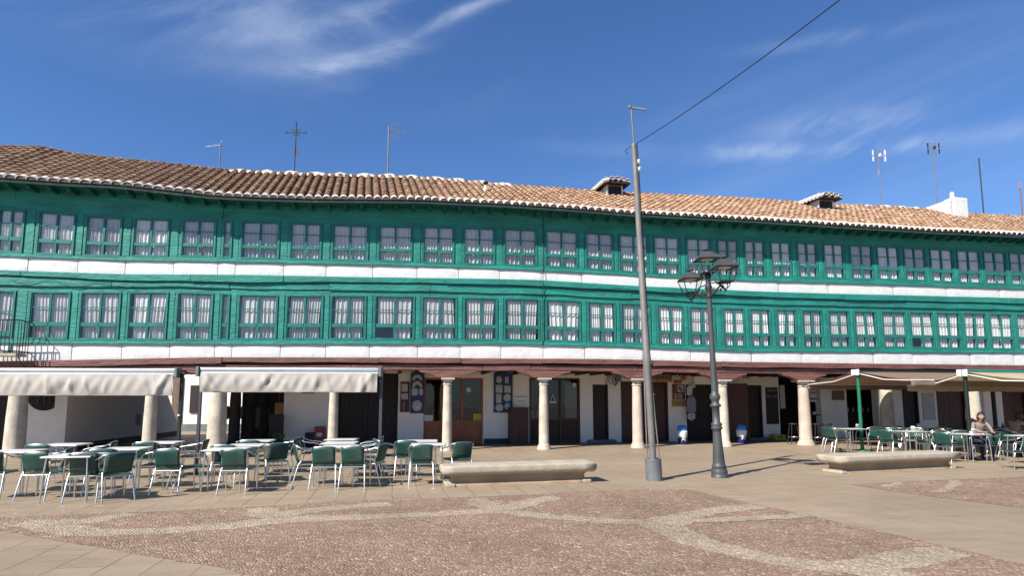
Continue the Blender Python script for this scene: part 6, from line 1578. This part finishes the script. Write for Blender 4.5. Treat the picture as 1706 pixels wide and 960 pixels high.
# ---------------------------------------------------------------- people
def skin_body(name, joints, edges, m, parent=None, sub=2):
    me = bpy.data.meshes.new(name); me.from_pydata([j[0] for j in joints], edges, []); me.materials.append(m)
    o = bpy.data.objects.new(name, me); C.objects.link(o)
    md = o.modifiers.new('skin', 'SKIN'); md.use_smooth_shade = True; md.branch_smoothing = .6
    if not me.skin_vertices: me.skin_vertices.new()
    for i, j in enumerate(joints):
        r = j[1]; me.skin_vertices[0].data[i].radius = r if isinstance(r, tuple) else (r, r)
    me.skin_vertices[0].data[0].use_root = True
    sb = o.modifiers.new('sub', 'SUBSURF'); sb.levels = sub; sb.render_levels = sub
    if parent: o.parent = parent
    return o
def seated(loc, rz, lean, top_m, hair_m, label, armz=.76, bun=False):
    t = thing('person', label, 'person', loc, rz)
    # local: faces +Y, seat height .45
    ly_ = lean
    pel = (0, 0, .52); wst = (0, .06 * ly_ * 2, .68); chs = (0, .16 * ly_ * 2, .90); nk = (0, .24 * ly_ * 2, 1.07)
    sh = lambda s: (s * .165, .20 * ly_ * 2, 1.01)
    hd = (0, .30 * ly_ * 2, 1.17); ht = (0, .33 * ly_ * 2, 1.27)
    J = [(pel, (.15, .12)), (wst, (.125, .10)), (chs, (.15, .11)), (nk, .05)]
    E = [(0, 1), (1, 2), (2, 3)]
    for s in (-1, 1):
        i = len(J); J += [(sh(s), .062), ((s * .22, .22 * ly_ * 2 + .10, .84), .045), ((s * .13, .22 * ly_ * 2 + .33, armz), .035), ((s * .11, .22 * ly_ * 2 + .37, armz + .01), .030)]
        E += [(2, i), (i, i + 1), (i + 1, i + 2), (i + 2, i + 3)]
    skin_body('body', J, E, top_m, t)
    J = [((0, -.02, .50), (.15, .12))]; E = []
    for s in (-1, 1):
        i = len(J); J += [((s * .10, .04, .50), .09), ((s * .12, .42, .50), .062), ((s * .12, .46, .10), .042), ((s * .12, .47, .06), .045), ((s * .13, .60, .04), .035)]; E += [(0, i), (i, i + 1), (i + 1, i + 2), (i + 2, i + 3), (i + 3, i + 4)]
    skin_body('trousers', J, E, M['jeans'], t)
    # head: ellipsoid with jaw, nose, ears
    mb = MB(); n1_, n2_ = 16, 12; vs = []; hc_ = Vector((0, hd[1] + .02, 1.19))
    for j in range(n2_ + 1):
        ph_ = math.pi * j / n2_
        for i in range(n1_):
            th = 2 * math.pi * i / n1_; x = .075 * math.sin(ph_) * math.cos(th); yy = .092 * math.sin(ph_) * math.sin(th); z = .118 * math.cos(ph_)
            if z < 0: x *= 1 + z * 2.2; yy = yy * (1 + z * 1.0) + .012
            vs.append(hc_ + Vector((x, yy, z)))
    mb.add(vs, [(j * n1_ + i, (j + 1) * n1_ + i, (j + 1) * n1_ + (i + 1) % n1_, j * n1_ + (i + 1) % n1_) for j in range(n2_) for i in range(n1_)], 0, True)
    mb.tube([hc_ + Vector((0, .085, .015)), hc_ + Vector((0, .108, -.018)), hc_ + Vector((0, .095, -.03))], [.008, .014, .008], 6)
    for s in (-1, 1): mb.tube([hc_ + Vector((s * .073, -.005, .02)), hc_ + Vector((s * .084, -.012, 0)), hc_ + Vector((s * .073, -.005, -.025))], .011, 6)
    mb.tube([Vector((0, nk[1], 1.03)), hc_ + Vector((0, -.01, -.08))], [.052, .047], 10)
    head = mb.build('head', M['skin'], t)
    mb = MB()
    for s in (-1, 1): mb.box(hc_ + Vector((s * .030, .084, .018)), (.022, .008, .010)); 
    mb.box(hc_ + Vector((0, .088, -.055)), (.040, .008, .009)); mb.build('features', M['hair'], head)
    mb = MB(); vs = []
    for j in range(9):
        ph_ = math.pi * .62 * j / 8
        for i in range(n1_):
            th = 2 * math.pi * i / n1_; k = 1.0 + .05 * math.sin(i * 2.7 + j); lim = math.sin(th) > .35
            ph2_ = ph_ * (.62 if lim else 1.25)
            vs.append(hc_ + Vector((.093 * k * math.sin(ph2_) * math.cos(th), .108 * k * math.sin(ph2_) * math.sin(th) - .012, .135 * math.cos(ph2_) + .004 - (.05 * (j / 8) if not lim else 0))))
    mb.add(vs, [(j * n1_ + i, (j + 1) * n1_ + i, (j + 1) * n1_ + (i + 1) % n1_, j * n1_ + (i + 1) % n1_) for j in range(8) for i in range(n1_)], 0, True)
    mb.build('hair', hair_m, head)
    for s in (-1, 1):
        b0 = Vector((s * .11, .22 * ly_ * 2 + .37, armz + .01)); mb = MB()
        mb.tube([b0 + Vector((0, -.02, 0)), b0 + Vector((-s * .01, .05, 0))], [.026, .034], 8)
        for f in range(4):
            o_ = Vector(((f - 1.5) * .017 - s * .01, .05, .0)); L_ = (.06, .07, .066, .05)[f]; mb.tube([b0 + o_, b0 + o_ + Vector((-s * .004, L_ * .6, .006)), b0 + o_ + Vector((-s * .006, L_, -.012))], [.009, .008, .006], 6)
        mb.tube([b0 + Vector((-s * .02, .0, 0)), b0 + Vector((-s * .045, .03, .01)), b0 + Vector((-s * .05, .055, .004))], [.011, .009, .007], 6)
        mb.build('hand', M['skin'], t)
    return t
seated((13.16, 17.19, 0), math.pi + R(-12), .42, M['cardigan'], M['hair'], 'seated person with dark hair in a beige cardigan leaning on the table')
seated((14.38, 17.51, 0), R(-75), .62, M['brownshirt'], M['hair'], 'second seated person in a tan jacket bent over a table at right edge')
print('objects', len(bpy.data.objects))
